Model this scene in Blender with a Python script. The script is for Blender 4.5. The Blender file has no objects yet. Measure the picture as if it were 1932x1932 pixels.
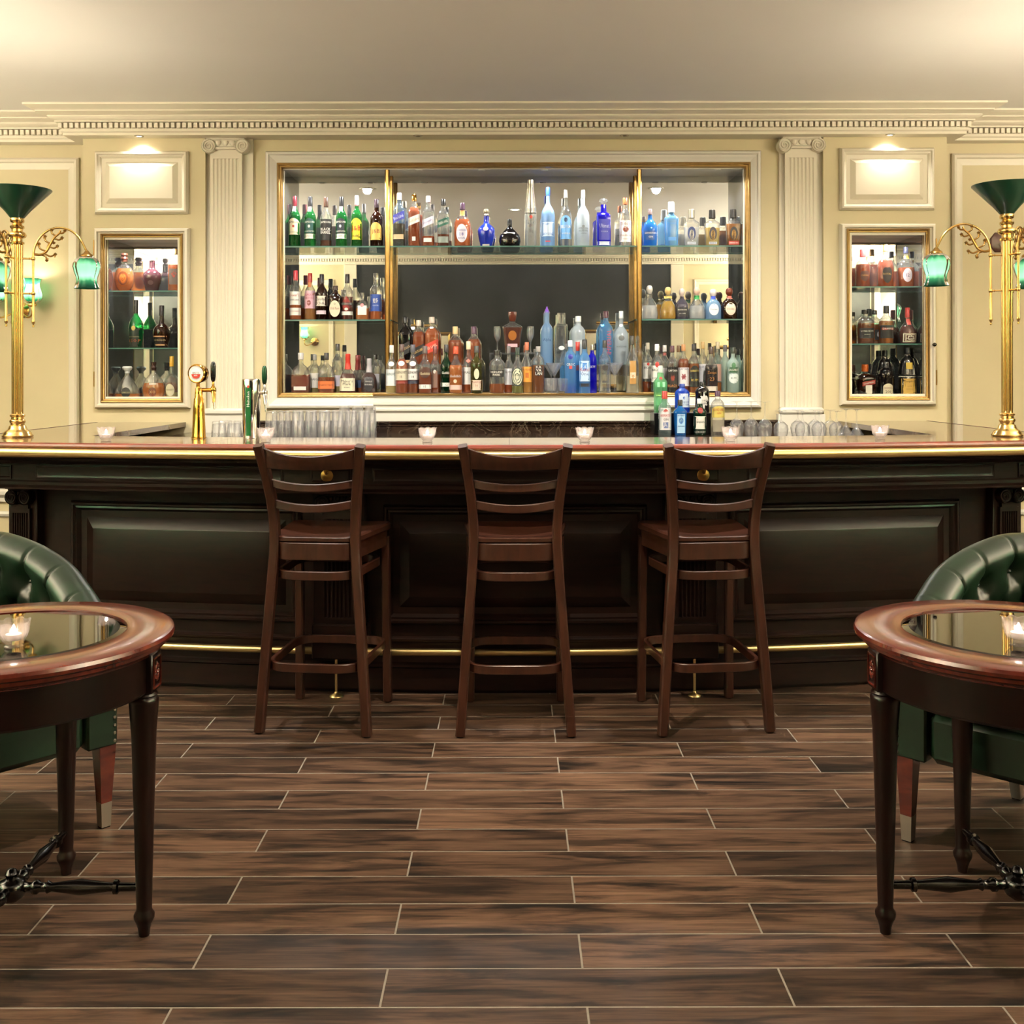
import bpy, math, random
from math import sin, cos, pi, sqrt, radians as RAD
from mathutils import Vector, Matrix
random.seed(7)

# ------------------------------------------------------------------ camera
F, CX, HY, H = 2035.0, 966.0, 706.0, 1.376      # focal length and horizon in pixels of the 1932 frame
scn = bpy.context.scene
COL = scn.collection
cam = bpy.data.cameras.new('camera')
cam.sensor_width = 36.0
cam.lens = 36.0 * F / 1932.0
cam.shift_y = -(966.0 - HY) / 1932.0
cam.clip_start = 0.05
camo = bpy.data.objects.new('camera', cam)
COL.objects.link(camo)
camo.matrix_world = Matrix.Translation((0, 0, H)) @ Matrix.Rotation(RAD(90), 4, 'X') @ Matrix.Rotation(RAD(-0.10), 4, 'Z')
scn.camera = camo

# ------------------------------------------------------------------ world, exposure
w = bpy.data.worlds.new('world'); scn.world = w; w.use_nodes = True
w.node_tree.nodes['Background'].inputs[0].default_value = (1.0, 0.9, 0.75, 1)
w.node_tree.nodes['Background'].inputs[1].default_value = 0.02
vs = scn.view_settings
vs.view_transform = 'Standard'; vs.look = 'None'; vs.gamma = 1.0; vs.use_curve_mapping = False
vs.exposure = 1.08
cy = scn.cycles
cy.max_bounces = 5; cy.diffuse_bounces = 2; cy.glossy_bounces = 4; cy.transmission_bounces = 3
cy.adaptive_threshold = 0.06
cy.transparent_max_bounces = 20
cy.caustics_reflective = False; cy.caustics_refractive = False
cy.sample_clamp_indirect = 4.0
cy.use_denoising = True
LIGHT = dict(wash=8, wash_mid=150, down=160, down_far=20, pier=7, cabinet=30.0, pier_in=8.0, torch=5, shade=0.15, sconce=1.0, room_sconce=122, picture=1.0, candle=0.06)

# ------------------------------------------------------------------ pixel -> world
def X(px, d): return (px - CX) * d / F
def Z(py, d): return H - (py - HY) * d / F

DP, DC, DO, DM = 6.45, 6.50, 6.63, 6.735      # pier face, centre wall face, outer wall face, mirror
ZCT = 1.093                                   # bar counter height
ZCE = 2.945                                   # ceiling
REAR = -0.48

# ------------------------------------------------------------------ mesh helpers
class MB:
    def __init__(s, mp=None): s.v = []; s.f = []; s.mp = mp
    def add(s, vs_, fs):
        o = len(s.v); s.v += [tuple(p) for p in vs_]; s.f += [tuple(i + o for i in q) for q in fs]; return s
    def box(s, x0, x1, y0, y1, z0, z1, b=0.0, ns=1):
        if b <= 0 and ns > 1:
            for i in range(ns):
                pass
            vs_ = []
            for i in range(ns + 1):
                x = x0 + (x1 - x0) * i / ns
                vs_ += [(x, y0, z0), (x, y1, z0), (x, y1, z1), (x, y0, z1)]
            fs = [(3, 2, 1, 0)]
            for i in range(ns):
                a = 4 * i; c = a + 4
                for k in range(4):
                    k2 = (k + 1) % 4
                    fs.append((a + k, a + k2, c + k2, c + k))
            n = 4 * ns
            fs.append((n, n + 1, n + 2, n + 3))
            return s.add(vs_, fs)
        if b <= 0:
            return s.add([(x0, y0, z0), (x1, y0, z0), (x1, y1, z0), (x0, y1, z0), (x0, y0, z1), (x1, y0, z1), (x1, y1, z1), (x0, y1, z1)],
                         [(3, 2, 1, 0), (4, 5, 6, 7), (0, 1, 5, 4), (1, 2, 6, 5), (2, 3, 7, 6), (3, 0, 4, 7)])
        c = ((x0 + x1) / 2, (y0 + y1) / 2, (z0 + z1) / 2); h = ((x1 - x0) / 2, (y1 - y0) / 2, (z1 - z0) / 2)
        idx = {}; vs_ = []
        for sx in (-1, 1):
            for sy in (-1, 1):
                for sz in (-1, 1):
                    for a in range(3):
                        q = [sx * (h[0] - b), sy * (h[1] - b), sz * (h[2] - b)]
                        q[a] += (sx, sy, sz)[a] * b
                        idx[(sx, sy, sz, a)] = len(vs_); vs_.append((c[0] + q[0], c[1] + q[1], c[2] + q[2]))
        fs = []
        def I(sx, sy, sz, a): return idx[(sx, sy, sz, a)]
        for a in range(3):
            u, v = (a + 1) % 3, (a + 2) % 3
            for sg in (-1, 1):
                def K(su, sv, ax=a):
                    t = [0, 0, 0]; t[a] = sg; t[u] = su; t[v] = sv
                    return I(t[0], t[1], t[2], ax)
                q = [K(-1, -1), K(1, -1), K(1, 1), K(-1, 1)]
                fs.append(tuple(q if sg > 0 else q[::-1]))
            # edges along axis a
            for su in (-1, 1):
                for sv in (-1, 1):
                    def K2(sa, ax):
                        t = [0, 0, 0]; t[a] = sa; t[u] = su; t[v] = sv
                        return I(t[0], t[1], t[2], ax)
                    q = [K2(-1, u), K2(1, u), K2(1, v), K2(-1, v)]
                    fs.append(tuple(q if su * sv < 0 else q[::-1]))
        for sx in (-1, 1):
            for sy in (-1, 1):
                for sz in (-1, 1):
                    q = [I(sx, sy, sz, 0), I(sx, sy, sz, 1), I(sx, sy, sz, 2)]
                    fs.append(tuple(q if sx * sy * sz > 0 else q[::-1]))
        return s.add(vs_, fs)
    def lathe(s, prof, seg=24, c=(0, 0, 0), n=2.0, sx=1.0, sy=1.0, fn=None, M=None):
        vs_ = []; fs = []
        rings = []
        for (r, z) in prof:
            if r <= 1e-6:
                rings.append([len(vs_)]); vs_.append((0, 0, z))
            else:
                ring = []
                for k in range(seg):
                    a = 2 * pi * (k + 0.5) / seg
                    ca, sa = cos(a), sin(a)
                    q = (abs(ca) ** n + abs(sa) ** n) ** (-1.0 / n) if n != 2 else 1.0
                    rr = r * q
                    if fn: rr *= fn(a, z)
                    ring.append(len(vs_)); vs_.append((rr * ca * sx, rr * sa * sy, z))
                rings.append(ring)
        for A, B in zip(rings, rings[1:]):
            if len(A) == 1 and len(B) == 1: continue
            for k in range(seg):
                k2 = (k + 1) % seg
                if len(A) == 1: fs.append((A[0], B[k2], B[k]))
                elif len(B) == 1: fs.append((A[k], A[k2], B[0]))
                else: fs.append((A[k], A[k2], B[k2], B[k]))
        if M is not None: vs_ = [tuple(M @ Vector(p)) for p in vs_]
        vs_ = [(p[0] + c[0], p[1] + c[1], p[2] + c[2]) for p in vs_]
        return s.add(vs_, fs)
    def tube(s, pts, r, seg=10, closed=False, sec=None, up=None, caps=True):
        pts = [Vector(p) for p in pts]; n = len(pts)
        rs = r if isinstance(r, (list, tuple)) else [r] * n
        if sec is None: sec = [(cos(2 * pi * k / seg), sin(2 * pi * k / seg)) for k in range(seg)]
        m = len(sec); vs_ = []; prev = None
        for i, p in enumerate(pts):
            if closed: t = (pts[(i + 1) % n] - pts[i - 1])
            elif i == 0: t = pts[1] - pts[0]
            elif i == n - 1: t = pts[-1] - pts[-2]
            else: t = (pts[i + 1] - p).normalized() + (p - pts[i - 1]).normalized()
            t.normalize()
            if up is not None:
                nrm = Vector(up) - t * t.dot(Vector(up))
            elif prev is None:
                nrm = Vector((0, 0, 1)) - t * t.z
                if nrm.length < 0.05: nrm = Vector((0, 1, 0)) - t * t.y
            else:
                nrm = prev - t * t.dot(prev)
            nrm.normalize(); prev = nrm
            b = t.cross(nrm)
            for (a, c) in sec: vs_.append(tuple(p + (b * a + nrm * c) * rs[i]))
        fs = []
        for i in range(n if closed else n - 1):
            a = i * m; c = ((i + 1) % n) * m
            for k in range(m):
                k2 = (k + 1) % m
                fs.append((a + k, a + k2, c + k2, c + k))
        if not closed and caps:
            fs.append(tuple(range(m))[::-1]); fs.append(tuple((n - 1) * m + k for k in range(m)))
        return s.add(vs_, fs)
    def frame(s, x0, x1, z0, z1, y, prof, cap=True, ns=1):
        """nested mitred rectangles: prof = [(inset, proj)], proj goes towards -Y; cap closes the middle"""
        vs_ = []; fs = []; per = 2 * (ns + 1)
        for (i, p) in prof:
            for k in range(ns + 1): vs_.append((x0 + i + (x1 - x0 - 2 * i) * k / ns, y - p, z0 + i))
            for k in range(ns + 1): vs_.append((x1 - i - (x1 - x0 - 2 * i) * k / ns, y - p, z1 - i))
        for j in range(len(prof) - 1):
            a = j * per; c = a + per
            for k in range(per):
                k2 = (k + 1) % per
                fs.append((a + k, a + k2, c + k2, c + k))
        if cap:
            a = (len(prof) - 1) * per
            for k in range(ns): fs.append((a + k, a + k + 1, a + per - 2 - k, a + per - 1 - k))
        return s.add(vs_, fs)
    def frame_side(s, k, x0, x1, z0, z1, y, prof):
        """one mitred side of a rectangular moulding: k = 0 bottom, 1 right, 2 top, 3 left"""
        vs_ = []
        for (i, p) in prof:
            c = [(x0 + i, z0 + i), (x1 - i, z0 + i), (x1 - i, z1 - i), (x0 + i, z1 - i)]
            a, b = c[k], c[(k + 1) % 4]
            vs_ += [(a[0], y - p, a[1]), (b[0], y - p, b[1])]
        return s.add(vs_, [(2 * j, 2 * j + 1, 2 * j + 3, 2 * j + 2) for j in range(len(prof) - 1)])
    def sweep(s, path, prof, closed=False):
        """horizontal moulding: path = [(x, y)], prof = [(out, z)]; out lies to the right of the path"""
        n = len(path); m = len(prof); vs_ = []; P = [Vector(p) for p in path]
        for i in range(n):
            d1 = (P[i] - P[i - 1]).normalized() if (i > 0 or closed) else None
            d2 = (P[(i + 1) % n] - P[i]).normalized() if (i < n - 1 or closed) else None
            if d1 is None: d1 = d2
            if d2 is None: d2 = d1
            n1 = Vector((d1.y, -d1.x)); n2 = Vector((d2.y, -d2.x))
            b = n1 + n2
            b = b / max(0.2, (1 + n1.dot(n2)))
            for (o, z) in prof: vs_.append((P[i].x + b.x * o, P[i].y + b.y * o, z))
        fs = []
        for i in range(n if closed else n - 1):
            a = i * m; c = ((i + 1) % n) * m
            for k in range(m - 1): fs.append((a + k, c + k, c + k + 1, a + k + 1))
        if not closed:
            fs.append(tuple(range(m))); fs.append(tuple((n - 1) * m + k for k in range(m))[::-1])
        return s.add(vs_, fs)
    def mesh(s, name, mat, smooth=40):
        me = bpy.data.meshes.new(name)
        v = [s.mp(*p) for p in s.v] if s.mp else s.v
        me.from_pydata(v, [], s.f)
        if mat: me.materials.append(mat)
        if smooth:
            me.polygons.foreach_set('use_smooth', [True] * len(me.polygons))
            me.set_sharp_from_angle(angle=RAD(smooth))
        me.update()
        return me
    def build(s, name, mat, parent=None, smooth=40):
        o = bpy.data.objects.new(name, s.mesh(name, mat, smooth))
        COL.objects.link(o)
        if parent: o.parent = parent
        return o

def empty(name, loc=(0, 0, 0), rz=0.0):
    o = bpy.data.objects.new(name, None); COL.objects.link(o)
    o.location = loc; o.rotation_euler = (0, 0, rz); o.empty_display_size = 0.05
    return o
def tag(o, label, cat, group=None):
    o['label'] = label; o['category'] = cat
    if group: o['group'] = group
    return o
def thing(name, label, cat, loc=(0, 0, 0), rz=0.0, group=None):
    return tag(empty(name, loc, rz), label, cat, group)
def struct(o): o['kind'] = 'structure'; return o
def copy_tree(o, parent=None):
    c = o.copy(); COL.objects.link(c); c.parent = parent
    for ch in list(o.children): copy_tree(ch, c)
    return c
def lamp(kind, name, loc, energy, color=(1, 0.86, 0.66), parent=None, size=0.03, angle=None, blend=0.5, target=None):
    l = bpy.data.lights.new(name, kind); l.energy = energy; l.color = color
    if kind in ('POINT', 'SPOT'): l.shadow_soft_size = size
    if kind == 'SPOT': l.spot_size = angle; l.spot_blend = blend
    o = bpy.data.objects.new(name, l); COL.objects.link(o); o.location = loc
    if target is not None:
        o.rotation_euler = (Vector(target) - Vector(loc)).to_track_quat('-Z', 'Y').to_euler()
    if parent: o.parent = parent
    return o

# ------------------------------------------------------------------ materials
def lin(c):
    if isinstance(c, str):
        c = c.lstrip('#'); c = tuple(int(c[i:i + 2], 16) for i in (0, 2, 4))
    r = []
    for u in c[:3]:
        u = u / 255.0
        r.append(u / 12.92 if u <= 0.04045 else ((u + 0.055) / 1.055) ** 2.4)
    return (r[0], r[1], r[2], 1.0)
class NT:
    def __init__(s, name):
        s.m = bpy.data.materials.new(name); s.m.use_nodes = True
        s.t = s.m.node_tree; s.t.nodes.clear()
        s.out = s.t.nodes.new('ShaderNodeOutputMaterial')
    def n(s, typ, ins=None, **kw):
        nd = s.t.nodes.new('ShaderNode' + typ)
        for k, v in kw.items(): setattr(nd, k, v)
        for k, v in (ins or {}).items():
            i = nd.inputs[k]
            if hasattr(v, 'is_linked') or isinstance(v, bpy.types.NodeSocket): s.t.links.new(v, i)
            else: i.default_value = v
        return nd
    def surf(s, sock): s.t.links.new(sock, s.out.inputs['Surface']); return s.m
    def ramp(s, fac, stops, interp='LINEAR'):
        r = s.n('ValToRGB', {'Fac': fac}); cr = r.color_ramp; cr.interpolation = interp
        while len(cr.elements) > len(stops): cr.elements.remove(cr.elements[-1])
        while len(cr.elements) < len(stops): cr.elements.new(0.5)
        for e, (p, c) in zip(cr.elements, stops): e.position = p; e.color = c
        return r.outputs['Color']
    def bump(s, h, strength=0.2, dist=0.01): return s.n('Bump', {'Height': h, 'Strength': strength, 'Distance': dist}).outputs[0]
_cache = {}
def plain(name, col, rough=0.5, metal=0.0, spec=0.5, coat=0.0, noise=0.0, scale=40.0, bump=0.0):
    key = (name, str(col), rough, metal)
    if key in _cache: return _cache[key]
    t = NT(name); c = lin(col)
    p = t.n('BsdfPrincipled', {'Base Color': c, 'Roughness': rough, 'Metallic': metal, 'Specular IOR Level': spec, 'Coat Weight': coat, 'Coat Roughness': 0.1})
    tc = t.n('TexCoord')
    nz = t.n('TexNoise', {'Vector': tc.outputs['Object'], 'Scale': scale, 'Detail': 4.0})
    if noise:
        d = tuple(x * (1 - noise) for x in c[:3]) + (1,); e = tuple(min(1, x * (1 + noise)) for x in c[:3]) + (1,)
        t.t.links.new(t.ramp(nz.outputs['Fac'], [(0.3, d), (0.7, e)]), p.inputs['Base Color'])
    if bump: t.t.links.new(t.bump(nz.outputs['Fac'], bump, 0.002), p.inputs['Normal'])
    t.surf(p.outputs[0]); _cache[key] = t.m
    return t.m
def wood(name, dark, light, rough=0.3, coat=0.4, stretch=(3, 3, 0.4), scale=9.0, spec=0.5):
    t = NT(name); tc = t.n('TexCoord')
    mp = t.n('Mapping', {'Vector': tc.outputs['Object'], 'Scale': stretch})
    nz = t.n('TexNoise', {'Vector': mp.outputs[0], 'Scale': scale, 'Detail': 6.0, 'Roughness': 0.6, 'Distortion': 0.6})
    col = t.ramp(nz.outputs['Fac'], [(0.3, lin(dark)), (0.72, lin(light))])
    p = t.n('BsdfPrincipled', {'Base Color': col, 'Roughness': rough, 'Coat Weight': coat, 'Coat Roughness': 0.12, 'Specular IOR Level': spec,
                               'Normal': t.bump(nz.outputs['Fac'], 0.05, 0.002)})
    return t.surf(p.outputs[0])
def glass(name, tint=(1, 1, 1), body=None, fac=0.0, rough=0.02, ior=1.45, trans=0.5, edge=0.55, lens=0.0):
    """glass wall: tinted see-through that absorbs more where it is met edge-on, a share of coloured scattering body,
    optionally a share of true refraction (a filled bottle is a lens), Fresnel gloss on top"""
    key = ('g', name)
    if key in _cache: return _cache[key]
    t = NT(name)
    lw = t.n('LayerWeight', {'Blend': 0.35}).outputs['Facing']
    lw = t.n('Math', {0: lw, 1: 2.0}, operation='POWER').outputs[0]
    tc = t.n('MixRGB', {'Fac': lw, 'Color1': tuple(tint) + (1,), 'Color2': tuple(x * (1 - edge) for x in tint) + (1,)}).outputs[0]
    tr = t.n('BsdfTransparent', {'Color': tc}).outputs[0]
    if body is not None:
        b = lin(body)
        df = t.n('BsdfDiffuse', {'Color': b}).outputs[0]
        tl = t.n('BsdfTranslucent', {'Color': b}).outputs[0]
        m = t.n('MixShader', {0: trans, 1: df, 2: tl}).outputs[0]
        tr = t.n('MixShader', {0: fac, 1: tr, 2: m}).outputs[0]
    if lens:
        gls = t.n('BsdfRefraction', {'Color': tuple(tint) + (1,), 'Roughness': 0.0, 'IOR': 1.36}).outputs[0]
        tr = t.n('MixShader', {0: lens, 1: tr, 2: gls}).outputs[0]
    gl = t.n('BsdfGlossy', {'Color': (1, 1, 1, 1), 'Roughness': rough}).outputs[0]
    fr = t.n('Fresnel', {'IOR': ior}).outputs[0]
    front = t.n('Math', {0: 1.0, 1: t.n('NewGeometry').outputs['Backfacing']}, operation='SUBTRACT').outputs[0]
    fr = t.n('Math', {0: fr, 1: front}, operation='MULTIPLY').outputs[0]
    t.surf(t.n('MixShader', {0: fr, 1: tr, 2: gl}).outputs[0])
    _cache[key] = t.m
    return t.m
def liquid(col, deep=0.75):
    c = lin(col); tint = tuple(min(1, (x ** 0.42)) for x in c[:3])
    b = tuple(min(255, int(v * 1.22)) for v in (int(col[1:3], 16), int(col[3:5], 16), int(col[5:7], 16)))
    return glass('liquid_' + str(col).strip('#'), tint, b, deep, 0.02, 1.15, 0.4, 0.5, 0.25)
def tinted(col, fac=0.45):
    c = lin(col); tint = tuple(min(1, (x ** 0.6)) for x in c[:3])
    return glass('bottle_glass_' + str(col).strip('#') + '_%d' % int(fac * 100), tint, col, fac, 0.03, 1.5, 0.5)
def emit(name, col, strength):
    t = NT(name); t.m.cycles.emission_sampling = 'NONE'   # each lamp's own light object does the lighting
    return t.surf(t.n('Emission', {'Color': tuple(col) + (1,), 'Strength': strength}).outputs[0])

M = {}
M['wall'] = plain('cream_wall_paint', '#d6c8a0', 0.55, noise=0.03, scale=3.0)
M['trim'] = plain('ivory_trim_paint', '#e8dfc8', 0.4, noise=0.02, scale=5.0)
M['trim_white'] = plain('white_trim_paint', '#e4dfd2', 0.4, noise=0.02, scale=5.0)
M['ceil'] = plain('ceiling_paint', '#f4f0e8', 0.7, noise=0.02, scale=1.2)
M['brass'] = plain('polished_brass', '#e6c07a', 0.18, 1.0, noise=0.06, scale=18.0)
M['rail_brass'] = plain('rail_brass', '#d6bd84', 0.3, 1.0, noise=0.08, scale=8.0)
M['dull_brass'] = plain('aged_brass', '#a8844a', 0.30, 1.0, noise=0.15, scale=30.0)
M['gilt'] = plain('gilt_frame', '#9c7c4a', 0.35, 0.85, noise=0.12, scale=30.0)
M['gold'] = plain('gold_plate', '#e8b458', 0.1, 1.0)
M['chrome'] = plain('chrome', '#e6e6e6', 0.06, 1.0)
M['steel'] = plain('brushed_steel', '#b9b4a8', 0.3, 1.0)
M['black'] = plain('black_plastic', '#0b0b0c', 0.25)
M['rubber'] = plain('black_rubber', '#0a0a0a', 0.7)
M['lamp_green'] = plain('dark_green_enamel', '#0c3a2a', 0.32, coat=0.3)
M['enamel_white'] = plain('white_enamel', '#e9e6da', 0.4)
M['bar'] = wood('dark_mahogany', '#100806', '#20100b', 0.38, 0.04, (0.6, 3, 4), 9.0, 0.2)
M['stool'] = wood('stool_wood', '#25110a', '#3e2116', 0.36, 0.12, (4, 4, 0.6), 9.0, 0.35)
M['red_wood'] = wood('red_mahogany', '#4a160a', '#7c2c14', 0.38, 0.15, (0.5, 4, 4), 8.0)
M['table'] = wood('table_mahogany', '#42150f', '#6a271a', 0.24, 0.6, (1.2, 7, 3), 5.0)
M['table_leg'] = wood('table_leg_mahogany', '#0e0504', '#1c0a07', 0.3, 0.12, (3, 3, .5), 8.0, 0.3)
M['ebony'] = plain('black_lacquer', '#070505', 0.2, coat=0.2)

def mirror_mat():
    t = NT('mirror')
    tc = t.n('TexCoord'); nz = t.n('TexNoise', {'Vector': tc.outputs['Object'], 'Scale': 5.0, 'Detail': 8.0})
    g = t.n('BsdfGlossy', {'Color': (0.80, 0.83, 0.81, 1), 'Roughness': 0.0}).outputs[0]
    d = t.n('BsdfDiffuse', {'Color': (0.7, 0.7, 0.7, 1)}).outputs[0]
    f = t.n('MapRange', {'Value': nz.outputs['Fac'], 'To Min': 0.012, 'To Max': 0.045}).outputs[0]
    return t.surf(t.n('MixShader', {0: f, 1: g, 2: d}).outputs[0])
M['mirror'] = mirror_mat()
M['shelf'] = glass('shelf_glass', (0.93, 0.97, 0.95), '#9cc2b4', 0.04, 0.01, 1.5)
M['shelf_edge'] = glass('shelf_edge_glass', (0.45, 0.62, 0.56), '#9fcfc0', 0.5, 0.05, 1.5)
M['clear'] = glass('clear_glass', (0.97, 0.98, 0.975), '#f2f6f6', 0.08, 0.03, 1.7, 0.5, 0.7, 0.3)
M['thin'] = glass('drinking_glass', (0.975, 0.975, 0.975), '#f4f4f8', 0.07, 0.03, 1.8, 0.5, 0.6)
M['acrylic'] = glass('clear_acrylic', (0.98, 0.98, 0.98), '#f2f6f8', 0.08, 0.03, 1.45)

def marble(name, base, dark, vein, rough=0.12, scale=5.0):
    t = NT(name); tc = t.n('TexCoord')
    n1 = t.n('TexNoise', {'Vector': tc.outputs['Object'], 'Scale': scale, 'Detail': 8.0, 'Roughness': 0.65, 'Distortion': 1.2})
    n2 = t.n('TexNoise', {'Vector': tc.outputs['Object'], 'Scale': scale * 0.9, 'Detail': 5.0, 'Distortion': 2.5})
    c = t.ramp(n1.outputs['Fac'], [(0.3, lin(dark)), (0.7, lin(base))])
    v = t.ramp(n2.outputs['Fac'], [(0.485, (0, 0, 0, 1)), (0.5, (1, 1, 1, 1)), (0.515, (0, 0, 0, 1))])
    mx = t.n('MixRGB', {'Fac': t.n('Math', {0: v, 1: 0.3}, operation='MULTIPLY').outputs[0], 'Color1': c, 'Color2': lin(vein)}).outputs[0]
    p = t.n('BsdfPrincipled', {'Base Color': mx, 'Roughness': rough, 'Coat Weight': 0.3, 'Coat Roughness': 0.05})
    return t.surf(p.outputs[0])
M['marble'] = marble('dark_emperador_marble', '#3a2a20', '#1c130e', '#8f7f6c')
M['counter'] = marble('brown_counter_marble', '#6f5a48', '#46372b', '#8d7a66', 0.1, 7.0)

def plank_mat():
    t = NT('wood_look_plank'); tc = t.n('TexCoord'); oi = t.n('ObjectInfo')
    off = t.n('Math', {0: oi.outputs['Random'], 1: 91.7}, operation='MULTIPLY').outputs[0]
    cmb = t.n('CombineXYZ', {0: off, 1: off, 2: off}).outputs[0]
    vec = t.n('VectorMath', {0: tc.outputs['Object'], 1: cmb}, operation='ADD').outputs[0]
    m1 = t.n('Mapping', {'Vector': vec, 'Scale': (1.5, 11.0, 1.0)}).outputs[0]
    m2 = t.n('Mapping', {'Vector': vec, 'Scale': (2.5, 70.0, 1.0)}).outputs[0]
    big = t.n('TexNoise', {'Vector': m1, 'Scale': 1.9, 'Detail': 8.0, 'Roughness': 0.62, 'Distortion': 0.5}).outputs['Fac']
    fine = t.n('TexNoise', {'Vector': m2, 'Scale': 1.8, 'Detail': 6.0, 'Roughness': 0.6, 'Distortion': 0.3}).outputs['Fac']
    base = t.ramp(big, [(0.34, lin('#2c221a')), (0.44, lin('#6a4a34')), (0.52, lin('#96694a')), (0.72, lin('#b58560'))])
    dk = t.ramp(fine, [(0.32, (0.42, 0.40, 0.38, 1)), (0.5, (0.85, 0.85, 0.85, 1)), (0.68, (1.15, 1.12, 1.1, 1))])
    c = t.n('MixRGB', {'Fac': 1.0, 'Color1': base, 'Color2': dk}, blend_type='MULTIPLY').outputs[0]
    k = t.n('MapRange', {'Value': t.n('Math', {0: off, 1: 1.0}, operation='MODULO').outputs[0], 'To Min': 0.14, 'To Max': 0.35}).outputs[0]
    c = t.n('HueSaturation', {'Color': c, 'Value': k, 'Saturation': 0.85}).outputs[0]
    p = t.n('BsdfPrincipled', {'Base Color': c, 'Roughness': 0.48, 'Specular IOR Level': 0.25, 'Normal': t.bump(fine, 0.12, 0.002)})
    return t.surf(p.outputs[0])
M['plank'] = plank_mat()
M['grout'] = plain('light_grout', '#746d64', 0.8, noise=0.1, scale=60.0)
def leather_mat():
    t = NT('green_leather'); tc = t.n('TexCoord')
    n1 = t.n('TexNoise', {'Vector': tc.outputs['Object'], 'Scale': 9.0, 'Detail': 3.0}).outputs['Fac']
    vo = t.n('TexVoronoi', {'Vector': tc.outputs['Object'], 'Scale': 420.0}).outputs['Distance']
    c = t.ramp(n1, [(0.3, lin('#0c190f')), (0.7, lin('#172c1d'))])
    p = t.n('BsdfPrincipled', {'Base Color': c, 'Roughness': 0.36, 'Coat Weight': 0.08, 'Coat Roughness': 0.25, 'Specular IOR Level': 0.4, 'Normal': t.bump(vo, 0.08, 0.001)})
    return t.surf(p.outputs[0])
M['leather'] = leather_mat()
def shade_mat():
    """ribbed green art glass, deep at rim and crown, lit from inside by its bulb"""
    t = NT('green_art_glass'); tc = t.n('TexCoord')
    sx = t.n('SeparateXYZ', {0: tc.outputs['Object']})
    zf = t.n('MapRange', {'Value': sx.outputs['Z'], 'From Min': -0.15, 'From Max': 0.0}).outputs[0]
    nz = t.n('TexNoise', {'Vector': t.n('Mapping', {'Vector': tc.outputs['Object'], 'Scale': (28, 28, 4)}).outputs[0], 'Scale': 1.0, 'Detail': 2.0}).outputs['Fac']
    zz = t.n('Math', {0: zf, 1: t.n('Math', {0: nz, 1: 0.22}, operation='MULTIPLY').outputs[0]}, operation='ADD').outputs[0]
    c = t.ramp(zz, [(0.12, lin('#1d4a38')), (0.30, lin('#2f7a58')), (0.45, lin('#8fe0bb')), (0.80, lin('#8fe0bb')), (0.95, lin('#2f7a58')), (1.0, lin('#1f5a42'))])
    tl = t.n('BsdfTranslucent', {'Color': c}).outputs[0]
    df = t.n('BsdfDiffuse', {'Color': c}).outputs[0]
    m = t.n('MixShader', {0: 0.3, 1: tl, 2: df}).outputs[0]
    gl = t.n('BsdfGlossy', {'Roughness': 0.05}).outputs[0]
    return t.surf(t.n('MixShader', {0: t.n('Fresnel', {'IOR': 1.2}).outputs[0], 1: m, 2: gl}).outputs[0])
M['shade'] = shade_mat()
M['bulb'] = emit('lit_bulb', (1.0, 0.9, 0.72), 4.0)
M['bulb_soft'] = emit('lit_downlight_lens', (1.0, 0.93, 0.8), 14.0)
M['flame'] = emit('candle_flame', (1.0, 0.86, 0.72), 14.0)
M['wax'] = plain('white_wax', '#f0e8df', 0.5)
M['crystal'] = glass('pressed_crystal', (0.97, 0.95, 0.95), '#fff4f0', 0.17, 0.02, 1.7, 0.75, 0.6)
M['panel_wall'] = plain('grey_fabric_wall', '#46443c', 0.9, noise=0.15, scale=3.0)
M['dark_wall'] = plain('charcoal_fabric_wall', '#20221f', 0.9, noise=0.25, scale=2.5)
M['dark_glass'] = plain('dark_table_mirror', '#2c2923', 0.02, 1.0)
M['paper'] = plain('picture_paper', '#d8cfb8', 0.8, noise=0.05)
M['print'] = plain('picture_print', '#6a665c', 0.8, noise=0.6, scale=14.0)

# ================================================================== STRUCTURE
# ---- floor: wood-look planks in half bond on a grout bed
fl = struct(MB().box(-4.7, 4.7, -0.6, 6.8, -0.12, -0.0004).build('floor', M['grout'], smooth=0))
PL, PW = 0.903, 0.153
plank_me = MB().box(-PL / 2 + .002, PL / 2 - .002, -PW / 2 + .002, PW / 2 - .002, -0.008, 0.0, b=0.0008).mesh('plank', M['plank'], 0)
row = 0
y = 3.263 + PW / 2 - 13 * PW
rows = []
while y < 5.2:
    k = round((y - PW / 2 - 3.263) / PW)
    ph = -0.29 if k % 2 == 0 else -0.742
    x = ph + PL / 2 - 5 * PL
    while x < 4.1:
        if abs(x) < max(2.6, 0.55 * y + 0.9):
            o = bpy.data.objects.new('plank', plank_me); COL.objects.link(o); o.parent = fl
            o.location = (x, y, 0)
            if (k * 7 + int(x * 10)) % 3 == 0: o.rotation_euler = (0, 0, pi)
        x += PL
    y += PW
# the floor behind the bar and behind the camera, out of sight of the picture
far = MB()
for (ya, yb) in ((-0.47, 3.263 - 13 * PW), (y - PW / 2, 6.6)):
    yy = ya
    while yy < yb - 0.02:
        y2 = min(yy + PW, yb)
        for i in range(-5, 5): far.box(max(-4.5, i * PL + .002), min(4.5, i * PL + PL - .002), yy + .0015, y2 - .0015, -0.008, 0)
        yy += PW
far = far.build('plank_field', M['plank'], fl, 0); far['kind'] = 'stuff'

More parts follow.
